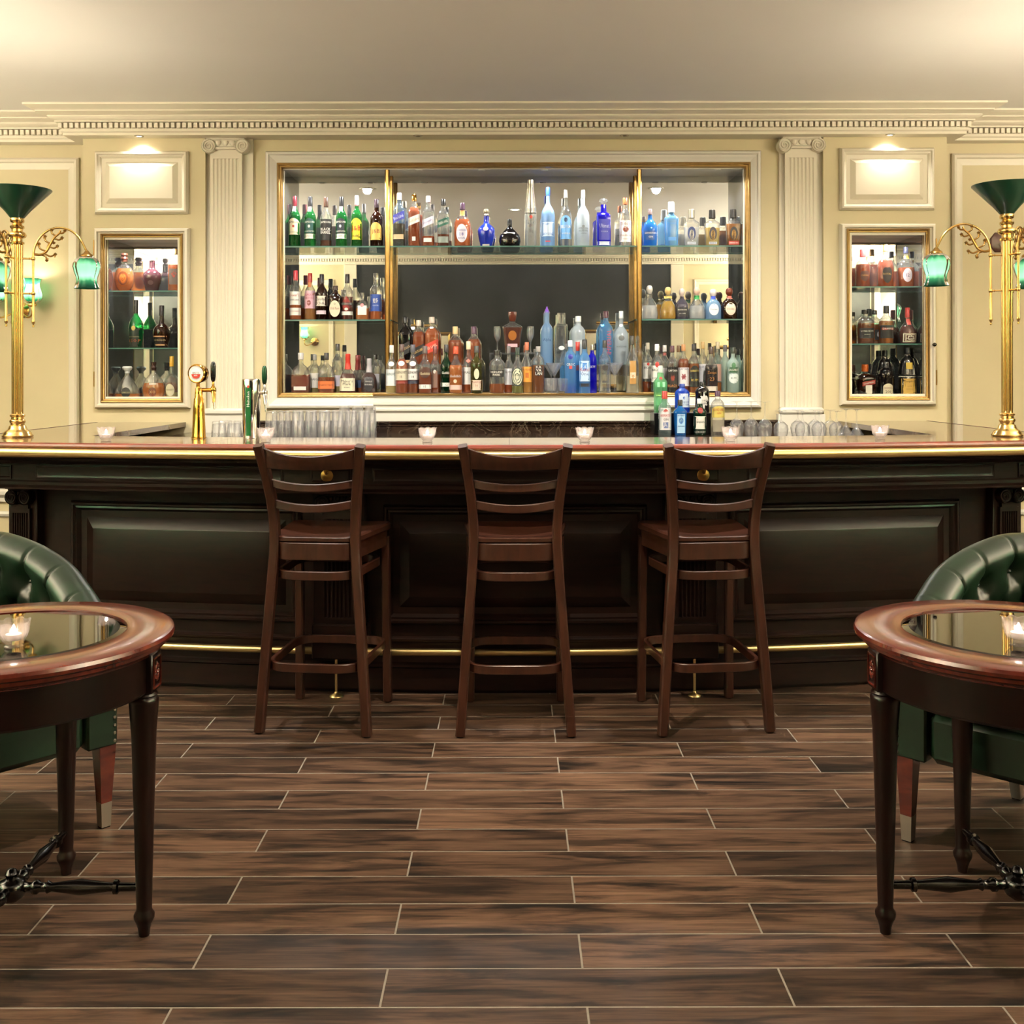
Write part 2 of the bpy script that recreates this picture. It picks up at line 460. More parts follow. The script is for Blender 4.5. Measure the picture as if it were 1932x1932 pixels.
# ---- ceiling and walls
ceil = struct(MB().box(-4.7, 4.7, -0.6, 6.95, ZCE, ZCE + 0.12).build('ceiling', M['ceil'], smooth=0))
def wall_holes(x0, x1, z0, z1, y0, y1, holes):
    xs = sorted({x0, x1} | {h[0] for h in holes} | {h[1] for h in holes})
    zs = sorted({z0, z1} | {h[2] for h in holes} | {h[3] for h in holes})
    m = MB()
    for a, b in zip(xs, xs[1:]):
        for c, d in zip(zs, zs[1:]):
            cx, cz = (a + b) / 2, (c + d) / 2
            if any(h[0] < cx < h[1] and h[2] < cz < h[3] for h in holes): continue
            m.box(a, b, y0, y1, c, d)
    return m
XL, XR = X(157, DP), X(1787, DP)
XLI, XRI = X(388, DP), X(1554, DP)
PCAB = [(X(203, DP), X(342, DP), Z(751, DP), Z(447, DP)), (X(1601, DP), X(1742, DP), Z(747, DP), Z(441, DP))]
CAB = (X(535, DC), X(1405, DC), 1.262, Z(318, DC))
wb = wall_holes(XL, XLI, 0, ZCE, DP, DP + 0.32, [PCAB[0]])
wm = wall_holes(XRI, XR, 0, ZCE, DP, DP + 0.32, [PCAB[1]])
wc = wall_holes(XLI, XRI, 0, ZCE, DC, DC + 0.27, [CAB])
wb.add(wm.v, wm.f); wb.add(wc.v, wc.f)
wall_back = struct(wb.build('wall_back', M['wall'], smooth=0))
struct(MB().box(-4.6, XL, DO, DO + 0.14, 0, ZCE).build('wall_back_left', M['wall'], smooth=0))
struct(MB().box(XR, 4.6, DO, DO + 0.14, 0, ZCE).build('wall_back_right', M['wall'], smooth=0))
struct(MB().box(-4.7, -4.6, -0.6, 6.8, 0, ZCE).build('wall_left', M['panel_wall'], smooth=0))
struct(MB().box(4.6, 4.7, -0.6, 6.8, 0, ZCE).build('wall_right', M['panel_wall'], smooth=0))
struct(MB().box(-4.6, 4.6, REAR - 0.12, REAR, 0, ZCE).build('wall_rear', M['wall'], smooth=0))

# ---- cornice with dentils
CPROF = [(-0.06, 2.79), (0.085, 2.79), (0.085, 2.805), (0.096, 2.812), (0.096, 2.824), (0.09, 2.824), (0.09, 2.862), (0.12, 2.862), (0.12, 2.870),
         (0.135, 2.874), (0.15, 2.888), (0.15, 2.895), (0.185, 2.903), (0.20, 2.907), (0.20, 2.914), (0.218, 2.918), (0.232, 2.928), (0.25, 2.934), (0.25, 2.9449), (-0.06, 2.9449)]
trim_n = [0]
def trim(o):
    trim_n[0] += 1; o.name = 'trim_%d' % trim_n[0]; return struct(o)
CPATH = [(-4.6, DO), (XL, DO), (XL, DP), (XR, DP), (XR, DO), (4.6, DO)]
cor = trim(MB().sweep(CPATH, CPROF).build('cornice', M['trim'], smooth=30))
def dentils(path, parent, flip=1):
    m = MB()
    for i, (a, b) in enumerate(zip(path, path[1:])):
        a, b = Vector(a), Vector(b); L = (b - a).length
        if L < 0.3: continue
        t = (b - a) / L; nrm = Vector((t.y, -t.x))
        e0 = -0.105 if (i == 2) else 0.0; e1 = L + 0.105 if i == 2 else L
        if i == 0: e1 = L - 0.12
        if i == 4: e0 = 0.12
        s = e0 + 0.004
        while s < e1 - 0.02:
            p, q = a + t * s, a + t * (s + 0.021)
            c = [(p + nrm * 0.089), (q + nrm * 0.089), (q + nrm * 0.114), (p + nrm * 0.114)]
            m.add([(u.x, u.y, 2.829) for u in c] + [(u.x, u.y, 2.858) for u in c],
                  [(3, 2, 1, 0), (4, 5, 6, 7), (0, 1, 5, 4), (1, 2, 6, 5), (2, 3, 7, 6), (3, 0, 4, 7)])
            s += 0.0332
    for sx in (XL, XR):
        pass
    d = m.build('dentil_row', M['trim'], parent, 0); d['kind'] = 'stuff'
dentils(CPATH, cor)
RPATH = [(4.6, REAR), (-4.6, REAR)]
cor2 = trim(MB().sweep(RPATH, CPROF).build('cornice', M['trim'], smooth=30))
dentils(RPATH, cor2)
trim(MB().sweep([(-4.6, REAR), (-4.6, DO)], CPROF).build('cornice', M['trim'], smooth=30))
trim(MB().sweep([(4.6, DO), (4.6, REAR)], CPROF).build('cornice', M['trim'], smooth=30))

# ---- panel mouldings on piers and outer walls
def px(n, d=DP): return n * d / F
PANEL = [(0, 0), (0, .012), (px(3), .03), (px(6), .032), (px(8), .022), (px(10), .02), (px(13), .008), (px(17), .006), (px(20), .004), (px(27.5), .022), (px(29), .024)]
trim(MB().frame(X(181, DP), X(357, DP), Z(403, DP), Z(285, DP), DP - .0005, PANEL).build('p', M['trim'], smooth=20))
trim(MB().frame(X(1584, DP), X(1762, DP), Z(398, DP), Z(281, DP), DP - .0005, PANEL).build('p', M['trim'], smooth=20))
WFR = [(0, 0), (0, .016), (.012, .026), (.026, .02), (.032, .008), (.05, .006), (.07, .0)]
trim(MB().frame(-4.3, X(151, DO), 0.78, Z(297, DO), DO - .0005, WFR, cap=False).build('p', M['trim'], smooth=20))
trim(MB().frame(X(1795, DO), 4.3, 0.78, Z(292, DO), DO - .0005, WFR, cap=False).build('p', M['trim'], smooth=20))
CHAIR = [(0, .60), (.02, .60), (.022, .625), (.04, .645), (.04, .665), (.03, .675), (.03, .685), (0, .69)]
trim(MB().sweep([(-4.6, DO), (XL, DO)], CHAIR).build('p', M['trim_white'], smooth=30))
trim(MB().sweep([(XR, DO), (4.6, DO)], CHAIR).build('p', M['trim_white'], smooth=30))
WPAN = [(0, 0), (0, .014), (.015, .02), (.03, .014), (.035, .0)]
for a, b in ((-4.5, -3.5), (-3.4, XL - .08), (XR + .08, 3.4), (3.5, 4.5)):
    trim(MB().frame(a, b, 0.16, 0.54, DO - .0005, WPAN, cap=False).build('p', M['trim_white'], smooth=20))
BPROF = [(0, 0), (.02, 0), (.02, .10), (.012, .115), (.012, .12), (0, .125)]
for nm, pth in (('baseboard_back_left', [(-4.6, DO), (XL, DO)]), ('baseboard_back_right', [(XR, DO), (4.6, DO)]),
                ('baseboard_left', [(-4.6, REAR), (-4.6, DO)]), ('baseboard_right', [(4.6, DO), (4.6, REAR)]), ('baseboard_rear', [(4.6, REAR), (-4.6, REAR)])):
    struct(MB().sweep(pth, BPROF).build(nm, M['trim_white'], smooth=30))

# ---- Ionic pilasters
def flutes(m, x0, x1, z0, z1, y, n, depth, ns=5):
    """vertical strip with n round grooves cut in its face"""
    pts = []; w = (x1 - x0) / n; land = w * 0.22
    pts.append((x0, y))
    for i in range(n):
        a = x0 + i * w + land / 2; b = x0 + (i + 1) * w - land / 2
        for k in range(ns + 1):
            t = k / ns; pts.append((a + (b - a) * t, y + depth * sin(pi * t) ** 0.7))
    pts.append((x1, y))
    nn = len(pts)
    m.add([(p[0], p[1], z0) for p in pts] + [(p[0], p[1], z1) for p in pts], [(i, i + 1, nn + i + 1, nn + i) for i in range(nn - 1)])
    for z, s in ((z0, 1), (z1, -1)):
        o = len(m.v); m.v += [(p[0], p[1], z) for p in pts] + [(x0, y + depth, z), (x1, y + depth, z)]
        for i in range(nn - 1): pass
def spiral(m, cx, cz, y, R, sgn, rr):
    pts = []
    for k in range(44):
        t = k / 43.0; a = pi / 2 - sgn * t * 4.6 * pi; r = R * (1 - 0.86 * t)
        pts.append((cx + r * cos(a), y, cz + r * sin(a)))
    m.tube(pts, [rr * (1 - 0.55 * k / 43.0) for k in range(44)], 6)
def ionic(parent, cx, ztop, half, y, h, mat, mp=None):
    """scroll capital: abacus, two volutes, egg moulding, band; y = plane of the shaft face"""
    R = h * 0.40
    m = MB(mp); m.box(cx - half * .90, cx + half * .90, y - .035, y + .03, ztop - h * .16, ztop, b=.003)
    m.box(cx - half * .80, cx + half * .80, y - .022, y + .03, ztop - h * .26, ztop - h * .16, b=.002)
    m.box(cx - half * .66, cx + half * .66, y - .012, y + .03, ztop - h * .62, ztop - h * .26)
    m.box(cx - half * .62, cx + half * .62, y - .018, y + .03, ztop - h * .78, ztop - h * .64, b=.003)
    c = m.build('capital', mat, parent)
    for s in (-1, 1):
        v = MB(mp); vx = cx + s * (half - R); vz = ztop - h * .24 - R * .9
        Mx = Matrix.Translation((vx, y, vz)) @ Matrix.Rotation(RAD(90), 4, 'X')
        v.lathe([(0, -.03), (R, -.03), (R, .022), (R * .93, .028), (R * .86, .022), (0, .018)], 28, M=Mx)
        spiral(v, vx, vz, y - .024, R * .86, s, R * .13)
        v.build('volute', mat, c)
    for k in (-1, 0, 1):
        e = MB(mp); e.lathe([(0, -.5), (.5, -.4), (.9, -.1), (1, .2), (.8, .45), (0, .5)], 12, c=(0, 0, 0), M=Matrix.Translation((cx + k * half * .30, y - .012, ztop - h * .44)) @ Matrix.Diagonal((half * .13, .012, h * .30, 1)))
        e.build('egg', mat, c)
    return c
def pilaster(cx, d=DC):
    p = trim(empty('p'))
    zt, zb = Z(258.5, d), Z(783, d)
    half = px(45, d)
    MB().box(cx - px(30) - px(9), cx + px(30) + px(19), d - .018, d + .001, zb - .25, zt, b=.002).build('backing', M['trim'], p)
    sh = MB(); yf = d - .046
    x0, x1 = cx - px(30), cx + px(30)
    zf1 = Z(301, d)
    flutes(sh, x0 + px(5), x1 - px(5), Z(770, d), zf1, yf, 7, .006)
    sh.box(x0, x0 + px(5), yf, d, Z(770, d), zf1); sh.box(x1 - px(5), x1, yf, d, Z(770, d), zf1)
    sh.box(x0, x1, yf, d, zf1, zt - .03)
    sh.build('shaft', M['trim'], p, 30)
    b = MB(); b.box(cx - px(41), cx + px(41), d - .075, d, Z(781.5, d), Z(769, d), b=.012)
    b.box(cx - px(44), cx + px(44), d - .06, d, zb - .28, Z(781.5, d), b=.002)
    b.build('base', M['trim_white'], p)
    ionic(p, cx, zt, half, yf, px(34), M['trim'])
pilaster(X(431, DC)); pilaster(X(1508, DC))

# ---- rear wall of the room (seen in the mirrors)
struct(MB().box(-2.0, 2.05, REAR, REAR + .02, 0.12, 2.79).build('wall_rear_panel', M['dark_wall'], smooth=0))
for a, b in ((-4.58, -4.2), (4.2, 4.58)):
    struct(MB().box(a, b, REAR, REAR + .02, 0.12, 2.45).build('wall_rear_panel', M['dark_wall'], smooth=0))
for a, b in ((-4.0, -2.3), (2.35, 4.0)):
    trim(MB(lambda x, y, z: (x, REAR + .0005 - (y), z)).frame(a, b, 0.78, 2.6, 0, WFR, cap=False).build('p', M['trim'], smooth=20))
for x in (-2.08, 2.13):
    trim(MB().box(x - .08, x + .08, REAR, REAR + .06, 0.12, 2.79, b=.004).build('p', M['trim'], smooth=0))

for yy in (-.2, 1.02, 2.27, 3.52, 4.77, 6.05):
    for sx in (-1, 1):
        trim(MB().box(sx * 4.585 - .015, sx * 4.585 + .015, yy - .07, yy + .07, 0.12, 2.79, b=.004).build('p', M['trim'], smooth=0))

# ---- recessed downlights
def downlight(x, y, e, label, target=None, cone=104, colr=(1.0, 0.84, 0.62)):
    t = thing('ceiling_downlight', label, 'downlight', (x, y, ZCE))
    MB().lathe([(.042, -.002), (.046, -.006), (.062, -.006), (.066, -.001), (.066, 0.0)], 28).build('trim_ring', M['enamel_white'], t)
    MB().lathe([(0, -.0025), (.042, -.0025)], 28).build('lens', M['bulb_soft'], t)
    tg = None if target is None else (target[0] - x, target[1] - y, target[2] - ZCE)
    lamp('SPOT', 'downlight_beam', (0, 0, -.012), e, colr, t, 0.035, RAD(cone), 0.8, tg)
WW = (1.0, 0.94, 0.84)
for x, lab in ((-3.35, 'far left'), (-1.22, 'left of centre'), (1.22, 'right of centre'), (3.35, 'far right')):  # outer pair is added out of view to brighten the walls
    downlight(x, 4.36, LIGHT['wash'] if abs(x) > 2 else LIGHT['wash_mid'], 'round recessed ceiling downlight washing the bar wall, ' + lab, (x, 6.6, 0.95) if abs(x) > 2 else (x * .8, 5.36, 1.15), 86 if abs(x) > 2 else 114, WW)
downlight(0.03, 3.20, LIGHT['down'], 'round recessed ceiling downlight above the open floor in front of bar', None, 100)
downlight(0.03, 0.9, LIGHT['down_far'], 'round recessed ceiling downlight near the dark rear wall', None, 100)
# soffit spots under the cornice
def soffit_spot(x, lit, label):
    y = DP - 0.062
    t = thing('soffit_spotlight', label, 'spotlight', (x, y, 2.79))
    MB().lathe([(.014, -.001), (.016, -.004), (.026, -.004), (.028, 0)], 20).build('trim_ring', M['steel'], t)
    MB().lathe([(0, -.0015), (.015, -.0015)], 20).build('lens', M['bulb_soft'] if lit else M['black'], t)
    if lit: lamp('SPOT', 'spot_beam', (0, -.0, -.008), LIGHT['pier'], (1.0, 0.93, 0.82), t, 0.012, RAD(130), 1.0)
soffit_spot(X(270, DP), True, 'lit soffit spotlight over the left wall panel')
soffit_spot(X(1673, DP), True, 'lit soffit spotlight over the right wall panel')
soffit_spot(X(791, DP), False, 'small dark soffit spotlight above the bottle mirror, left one')
soffit_spot(X(1177, DP), False, 'small dark soffit spotlight above the bottle mirror, right one')

# ================================================================== DISPLAY CABINETS
FRM = [(0, 0), (0, .02), (px(3), .042), (px(7), .046), (px(9), .036), (px(12), .034), (px(14), .03), (px(22), .026)]
GLT = [(0, .0), (0, .03), (px(2), .036), (px(4), .034), (px(5.5), .026), (px(8), .024), (px(9.5), .012), (px(9.5), -.02)]
def glass_shelf(parent, x0, x1, y0, y1, zt, th=.008):
    s = MB().box(x0, x1, y0 + .002, y1, zt - th, zt).build('glass_shelf', M['shelf'], parent, 0)
    MB().box(x0, x1, y0, y0 + .0018, zt - th, zt).build('polished_edge', M['shelf_edge'], s, 0)
    return s
# ---- centre back-bar cabinet
x0, x1, z0, z1 = CAB
cb = thing('back_bar_cabinet', 'wide recessed mirrored back bar cabinet in a gilt and white frame', 'cabinet', ((x0 + x1) / 2, DC, z0))
def loc(o, parent):   # parent at an offset: keep world coordinates
    o.parent = parent; o.matrix_parent_inverse = Matrix.Translation(parent.location).inverted(); return o
def part(mb, name, mat, parent, smooth=40):
    return loc(mb.build(name, mat, None, smooth), parent)
for k in range(4):
    part(MB().frame_side(k, X(503, DC), X(1435, DC), Z(771, DC), Z(286, DC), DC - .0005, FRM), 'moulded_frame', M['trim_white'], cb, 25)
    part(MB().frame_side(k, X(525, DC), X(1415, DC), Z(749, DC), Z(308, DC), DC, GLT), 'gilt_frame', M['gilt'], cb, 25)
PXL, PXR = X(731, DC), X(1207, DC)
for a, b in ((x0, PXL), (PXL, PXR), (PXR, x1)):
    part(MB().box(a + .001, b - .001, DM, DM + .006, z0, z1), 'mirror_pane', M['mirror'], cb, 0)
part(MB().box(x0 + .0005, x0 + .006, DC + .015, DM, z0, z1 - .004), 'side_mirror', M['mirror'], cb, 0)
part(MB().box(x1 - .006, x1 - .0005, DC + .015, DM, z0, z1 - .004), 'side_mirror', M['mirror'], cb, 0)
part(MB().box(x0, x1, DC, DM, z1 - .004, z1 - .0005), 'top_panel', M['trim_white'], cb, 0)
part(MB().box(x0, x1, DC, DM, z0 - .0015, z0 + .0), 'base_panel', M['trim_white'], cb, 0)
for xx in (PXL, PXR):
    part(MB().box(xx - .014, xx + .014, DC - .004, DC + .026, z0, z1, b=.007), 'brass_post', M['dull_brass'], cb)
    part(MB().box(xx - .011, xx + .011, DM - .022, DM - .001, z0, z1, b=.005), 'rear_post', M['dull_brass'], cb)
ZS1, ZS2 = Z(462.5, DC), Z(602, DC)
for s, zt in (((x0 + .001, PXL - .001), ZS1), ((PXL + .001, PXR - .001), ZS1), ((PXR + .001, x1 - .001), ZS1), ((x0 + .001, PXL + .02), ZS2), ((PXR - .02, x1 - .001), ZS2)):
    sh = glass_shelf(None, s[0], s[1], DC + .03 if zt == ZS1 else DC + .028, DM - .001, zt)
    loc(sh, cb)
# ledge in front of the middle bay
LX0, LX1 = X(709, DC), X(1229, DC)
LEDGE = [(0, Z(786, DC) - .03), (.10, Z(786, DC) - .03), (.10, Z(778, DC)), (.118, Z(773, DC)), (.118, Z(770, DC)), (.108, Z(768, DC)), (.108, Z(765, DC)), (.122, Z(762, DC)), (.122, Z(758, DC)), (.104, Z(756, DC)),
         (.104, Z(749, DC)), (.11, Z(747, DC)), (.11, z0 - .0012), (0, z0 - .0012)]
part(MB().sweep([(LX0, DC), (LX0 + .0001, DC), (LX1, DC)], LEDGE), 'ledge', M['trim_white'], cb, 25)
part(MB().box(LX0 - .002, LX1 + .002, DC - .118, DC - .05, z0 - .001, z0 + .0, b=0), 'ledge_top', M['trim_white'], cb, 0)
part(MB().box(LX0 - .004, LX1 + .004, DC - .125, DC - .109, z0 - .012, z0 + .001, b=.003), 'ledge_nosing', M['gilt'], cb)
# cabinet lights: slim strip under the cabinet head, behind the gilt frame
for i, (a, b) in enumerate(((x0, PXL), (PXL, PXR), (PXR, x1))):
    n = 2 if i != 1 else 4
    for k in range(n):
        lx = a + (b - a) * (k + .5) / n
        d = part(MB().lathe([(0, -.002), (.012, -.002), (.016, -.004), (.02, -.003), (.021, 0)], 16, c=(lx, DC + .022, z1 - .004)), 'cabinet_spot', M['enamel_white'], cb)
        l = lamp('SPOT', 'cabinet_light', (lx, DC + .022, z1 - .014), LIGHT['cabinet'] * (.5 if i != 1 else .38), (1, .97, .92), None, .03, RAD(150), .6)
        loc(l, cb)

# ---- side display cabinets in the piers
def pier_cabinet(P, o, g, knob_x, hinge_x, label):
    x0, x1, z0, z1 = P; yb = DP + .215
    c = thing('display_cabinet', label, 'cabinet', ((x0 + x1) / 2, DP, z0))
    dr = part(MB().frame(X(o[0], DP), X(o[1], DP), Z(o[3], DP), Z(o[2], DP), DP - .0005, FRM, cap=False), 'door', M['trim'], c, 25)
    def sub(mb, name, mat, sm=40):
        q = mb.build(name, mat, None, sm); q.parent = dr; return q
    sub(MB().frame(X(g[0], DP), X(g[1], DP), Z(g[3], DP), Z(g[2], DP), DP - .012, [(a * .8, b) for a, b in GLT], cap=False), 'gilt_frame', M['gilt'], 25)
    sub(MB().box(x0, x1, DP + .001, DP + .004, z0, z1), 'glass_pane', glass('door_pane', (.985, .99, .985), None, 0, .0, 1.12), 0)
    kz = Z(652, DP)
    if knob_x: sub(MB().lathe([(0, 0), (.006, 0), (.005, .012), (.009, .016), (.012, .022), (.011, .028), (.006, .032), (0, .033)], 16, M=Matrix.Translation((X(knob_x, DP), DP - .036, kz)) @ Matrix.Rotation(RAD(90), 4, 'X')), 'knob', plain('dark_bronze', '#3a342e', .25, 1.0))
    for hz in (Z(480, DP), Z(728, DP)):
        sub(MB().lathe([(0, 0), (.005, 0), (.005, .09), (0, .09)], 10, c=(X(hinge_x, DP), DP - .006, hz)), 'hinge', M['dull_brass'])
    part(MB().box(x0, x1, yb, yb + .006, z0, z1), 'back_mirror', M['mirror'], c, 0)
    part(MB().box(x0 + .0005, x0 + .005, DP + .006, yb, z0, z1 - .004), 'side_mirror', M['mirror'], c, 0)
    part(MB().box(x1 - .005, x1 - .0005, DP + .006, yb, z0, z1 - .004), 'side_mirror', M['mirror'], c, 0)
    part(MB().box(x0, x1, DP + .005, yb, z1 - .004, z1 - .0005), 'top_panel', M['trim_white'], c, 0)
    part(MB().box(x0, x1, DP + .005, yb, z0 + .0003, z0 + .001), 'base_panel', M['trim_white'], c, 0)
    zs = []
    for py in ((547, 655) if x0 < 0 else (541.5, 649.5)):
        zt = Z(py, DP + .02); zs.append(zt)
        loc(glass_shelf(None, x0 + .001, x1 - .001, DP + .02, yb - .001, zt, .007), c)
    for k in (.3, .7):
        lx = x0 + (x1 - x0) * k
        part(MB().lathe([(0, -.002), (.01, -.002), (.014, -.004), (.018, 0)], 16, c=(lx, DP + .028, z1 - .004)), 'cabinet_spot', M['enamel_white'], c)
        loc(lamp('SPOT', 'cabinet_light', (lx, DP + .028, z1 - .014), LIGHT['pier_in'], (1, .97, .92), None, .02, RAD(150), .6), c)
    return zs
ZPL = pier_cabinet(PCAB[0], (181, 360, 430, 769), (194.5, 349, 441, 758), None, 178.5, 'glass-fronted cream wall cabinet left of the bar mirror, beside the tall lamp')
ZPR = pier_cabinet(PCAB[1], (1583, 1763, 424, 766), (1594, 1750, 434, 756), 1756, 1766, 'glass-fronted cream wall cabinet with dark knob, right of the bar mirror')

# ================================================================== BAR
BR, BY, BX = 10.0, 14.3, 0.012
def B(s, o, z):
    th = s / BR; r = BR - o
    return (BX + r * sin(th), BY - r * cos(th), z)
SE = 2.375          # half length of the bar base
bf = thing('cocktail_bar', 'curved dark mahogany bar front with raised panels and fluted pilasters', 'bar', (BX, BY - BR + .5, 0))
def bpart(mb, name, mat, parent=bf, smooth=35):
    o = mb.build(name, mat, None, smooth)
    if parent is bf: return loc(o, bf)
    o.parent = parent; return o
NS = 36
# carcass: face behind the panels
def slab(s0, s1, o0, o1, z0, z1, ns=NS): return MB(B).box(s0, s1, o0, o1, z0, z1, ns=ns)
FO = 0.33           # carcass face
bpart(slab(-SE, SE, FO, FO + .05, 0.02, 1.04), 'carcass', M['bar'])
# ends of the bar running back to the wall
for s in (-1, 1):
    e = B(s * SE, FO + .02, 0)
    bpart(MB().box(min(e[0], e[0] - s * .04), max(e[0], e[0] - s * .04), e[1], DP - .002, 0.0, 1.05), 'end_panel', M['bar'])
# frieze under the counter
FP = [(.0, .888), (.018, .888), (.02, .897), (.012, .905), (.012, .91), (0, .916)]
def bsweep(prof, o, s0=-SE - .02, s1=SE + .02, n=48):
    """moulding along the bar: prof = (proud of offset o, z)"""
    m = MB(B); k = len(prof); vs_ = []
    for i in range(n + 1):
        s = s0 + (s1 - s0) * i / n
        vs_ += [(s, o - p, z) for p, z in prof]
    fs = []
    for i in range(n):
        for j in range(k - 1): fs.append((i * k + j, (i + 1) * k + j, (i + 1) * k + j + 1, i * k + j + 1))
    fs.append(tuple(range(k))); fs.append(tuple(n * k + j for j in range(k))[::-1])
    m.add(vs_, fs); return m
bpart(bsweep([(-.18, .884), (.012, .884), (.014, .892), (.002, .902), (.002, .915), (-.004, .922), (-.004, .993), (.004, .999), (.012, 1.008), (.012, 1.018), (.03, 1.03), (.05, 1.034), (.05, 1.05), (-.18, 1.05)], .135), 'frieze', M['bar'])
PILS = [(-SE + .085, .075), (-.775, .115), (.775, .115), (SE - .085, .075)]
for s0, s1 in ((-SE + .26, -.98), (-.60, .60), (.98, SE - .26)):
    bpart(MB(B).frame(s0, s1, .925, .988, .139, [(0, 0), (0, .004), (.006, .006), (.012, .002), (.02, .001)], ns=16), 'frieze_panel', M['bar'])
for sp, hw in PILS:
    bpart(MB(B).frame(sp - hw * .75, sp + hw * .75, .927, .986, .139, [(0, 0), (0, .006), (.005, .007), (.01, .003)]), 'frieze_block', M['bar'])
# base mouldings and plinth
bpart(bsweep([(-.03, .0), (-.012, .0), (-.012, .10), (.0, .108), (.018, .112), (.024, .118), (.024, .128), (.012, .14), (.012, .15), (.0, .156), (-.03, .16)], .345), 'plinth', M['bar'])
bpart(bsweep([(-.02, .225), (.016, .225), (.02, .232), (.02, .24), (.008, .25), (-.02, .255)], .335), 'base_moulding', M['bar'])
# raised panels
PP = [(0, 0), (0, .018), (.008, .026), (.016, .026), (.022, .016), (.03, .018), (.036, .010), (.042, .0), (.07, -.0), (.115, .026), (.122, .028)]
for s0, s1 in ((X(118, 4.9) - .02, -.96), (-.585, .585), (.96, X(1815, 4.9) + .02)):
    bpart(MB(B).frame(s0, s1, .305, .815, FO - .0005, PP, ns=18), 'raised_panel', M['bar'], smooth=20)
# pilasters
for sp, hw in PILS:
    mp = lambda x, y, z, sp=sp: B(sp + x, FO - .03 + y, z)
    pb = MB(mp); pb.box(-hw, hw, -.02, .035, .255, .884, b=.003)
    pil = bpart(pb, 'pilaster', M['bar'])
    f = MB(mp); flutes(f, -hw * .55, hw * .55, .34, .76, -.036, 7, .008)
    f.box(-hw * .66, -hw * .55, -.036, -.018, .33, .78); f.box(hw * .55, hw * .66, -.036, -.018, .33, .78)
    f.box(-hw * .55, hw * .55, -.036, -.018, .76, .80); f.box(-hw * .55, hw * .55, -.036, -.018, .33, .34)
    bpart(f, 'fluted_shaft', M['bar'], pil, 30)
    bpart(MB(mp).box(-hw * 1.05, hw * 1.05, -.035, .035, .16, .31, b=.006), 'pilaster_base', M['bar'], pil)
    c = ionic(pil, 0, .882, hw * .9, -.03, .085, M['bar'], mp)
# brass bag hooks
for s in (-.79, .79):
    a = B(s, .139, .957); hk = MB()
    Mx = Matrix.Translation(a) @ Matrix.Rotation(RAD(90), 4, 'X')
    hk.lathe([(0, -.001), (.027, -.001), (.027, .003), (.024, .005), (0, .006)], 24, M=Mx)
    hk.tube([(a[0], a[1] - .004, a[2] + .01), (a[0], a[1] - .03, a[2] + .012), (a[0], a[1] - .042, a[2] + .02), (a[0], a[1] - .045, a[2] + .032)], [.006, .006, .006, .009], 8)
    bpart(hk, 'bag_hook', M['dull_brass'])

# ---- counter top
ct = thing('bar_counter', 'polished brown marble bar counter with red wood edge and brass rail', 'counter', (BX, BY - BR + .3, ZCT - .03))
CXO, CXI = 2.49, 1.95
def arc_y(x, r): return BY - sqrt(r * r - (x - BX) ** 2)
def slabtop(xs, yf, yb, z0=ZCT - .028, z1=ZCT):
    m = MB(); n = len(xs); v = []
    for x in xs:
        v += [(x, yf(x), z0), (x, yb(x), z0), (x, yb(x), z1), (x, yf(x), z1)]
    f = [(3, 2, 1, 0)]
    for i in range(n - 1):
        a = 4 * i; c = a + 4
        for k in range(4): f.append((a + k, c + k, c + (k + 1) % 4, a + (k + 1) % 4))
    f.append(tuple(4 * (n - 1) + k for k in range(4)))
    return m.add(v, [q[::-1] for q in f])
def lins(a, b, n): return [a + (b - a) * i / n for i in range(n + 1)]
seams = [-CXO, -1.25, -.012, 1.22, CXO]
for a, b in zip(seams, seams[1:]):
    o = slabtop(lins(a + .0006, b - .0006, 10), lambda x: arc_y(x, BR - .014), lambda x: arc_y(x, BR - .50)).build('marble_slab', M['counter'], None, 20); loc(o, ct)
for s in (-1, 1):
    o = slabtop(lins(*sorted((s * CXO, s * CXI)), 6), lambda x: arc_y(x, BR - .5012), lambda x: DP - .002).build('marble_slab', M['counter'], None, 20); loc(o, ct)
tn = math.asin((CXO - BX) / BR)
def edge_path(off):
    pth = [(-CXO - off, DP - .004)]
    t0 = math.asin((-CXO - BX) / BR); t1 = math.asin((CXO - BX) / BR)
    for i in range(41):
        t = t0 + (t1 - t0) * i / 40
        pth.append((BX + (BR + off) * sin(t), BY - (BR + off) * cos(t)))
    pth[1] = (-CXO - off, pth[1][1]); pth[-1] = (CXO + off, pth[-1][1])
    pth.append((CXO + off, DP - .004))
    return pth
NOSE = [(-.014, ZCT - .046), (.004, ZCT - .046), (.004, ZCT - .024), (.008, ZCT - .02), (.011, ZCT - .012), (.008, ZCT - .004), (0, ZCT + .001), (-.014, ZCT + .001)]
o = MB().sweep(edge_path(0.0), NOSE).build('wood_nosing', M['red_wood'], None, 35); loc(o, ct)
RAILZ = ZCT - .0405
o = MB().tube([(x, y, RAILZ) for x, y in edge_path(0.012)], .0195, 16).build('brass_rail', M['rail_brass'], None, 60); loc(o, ct)

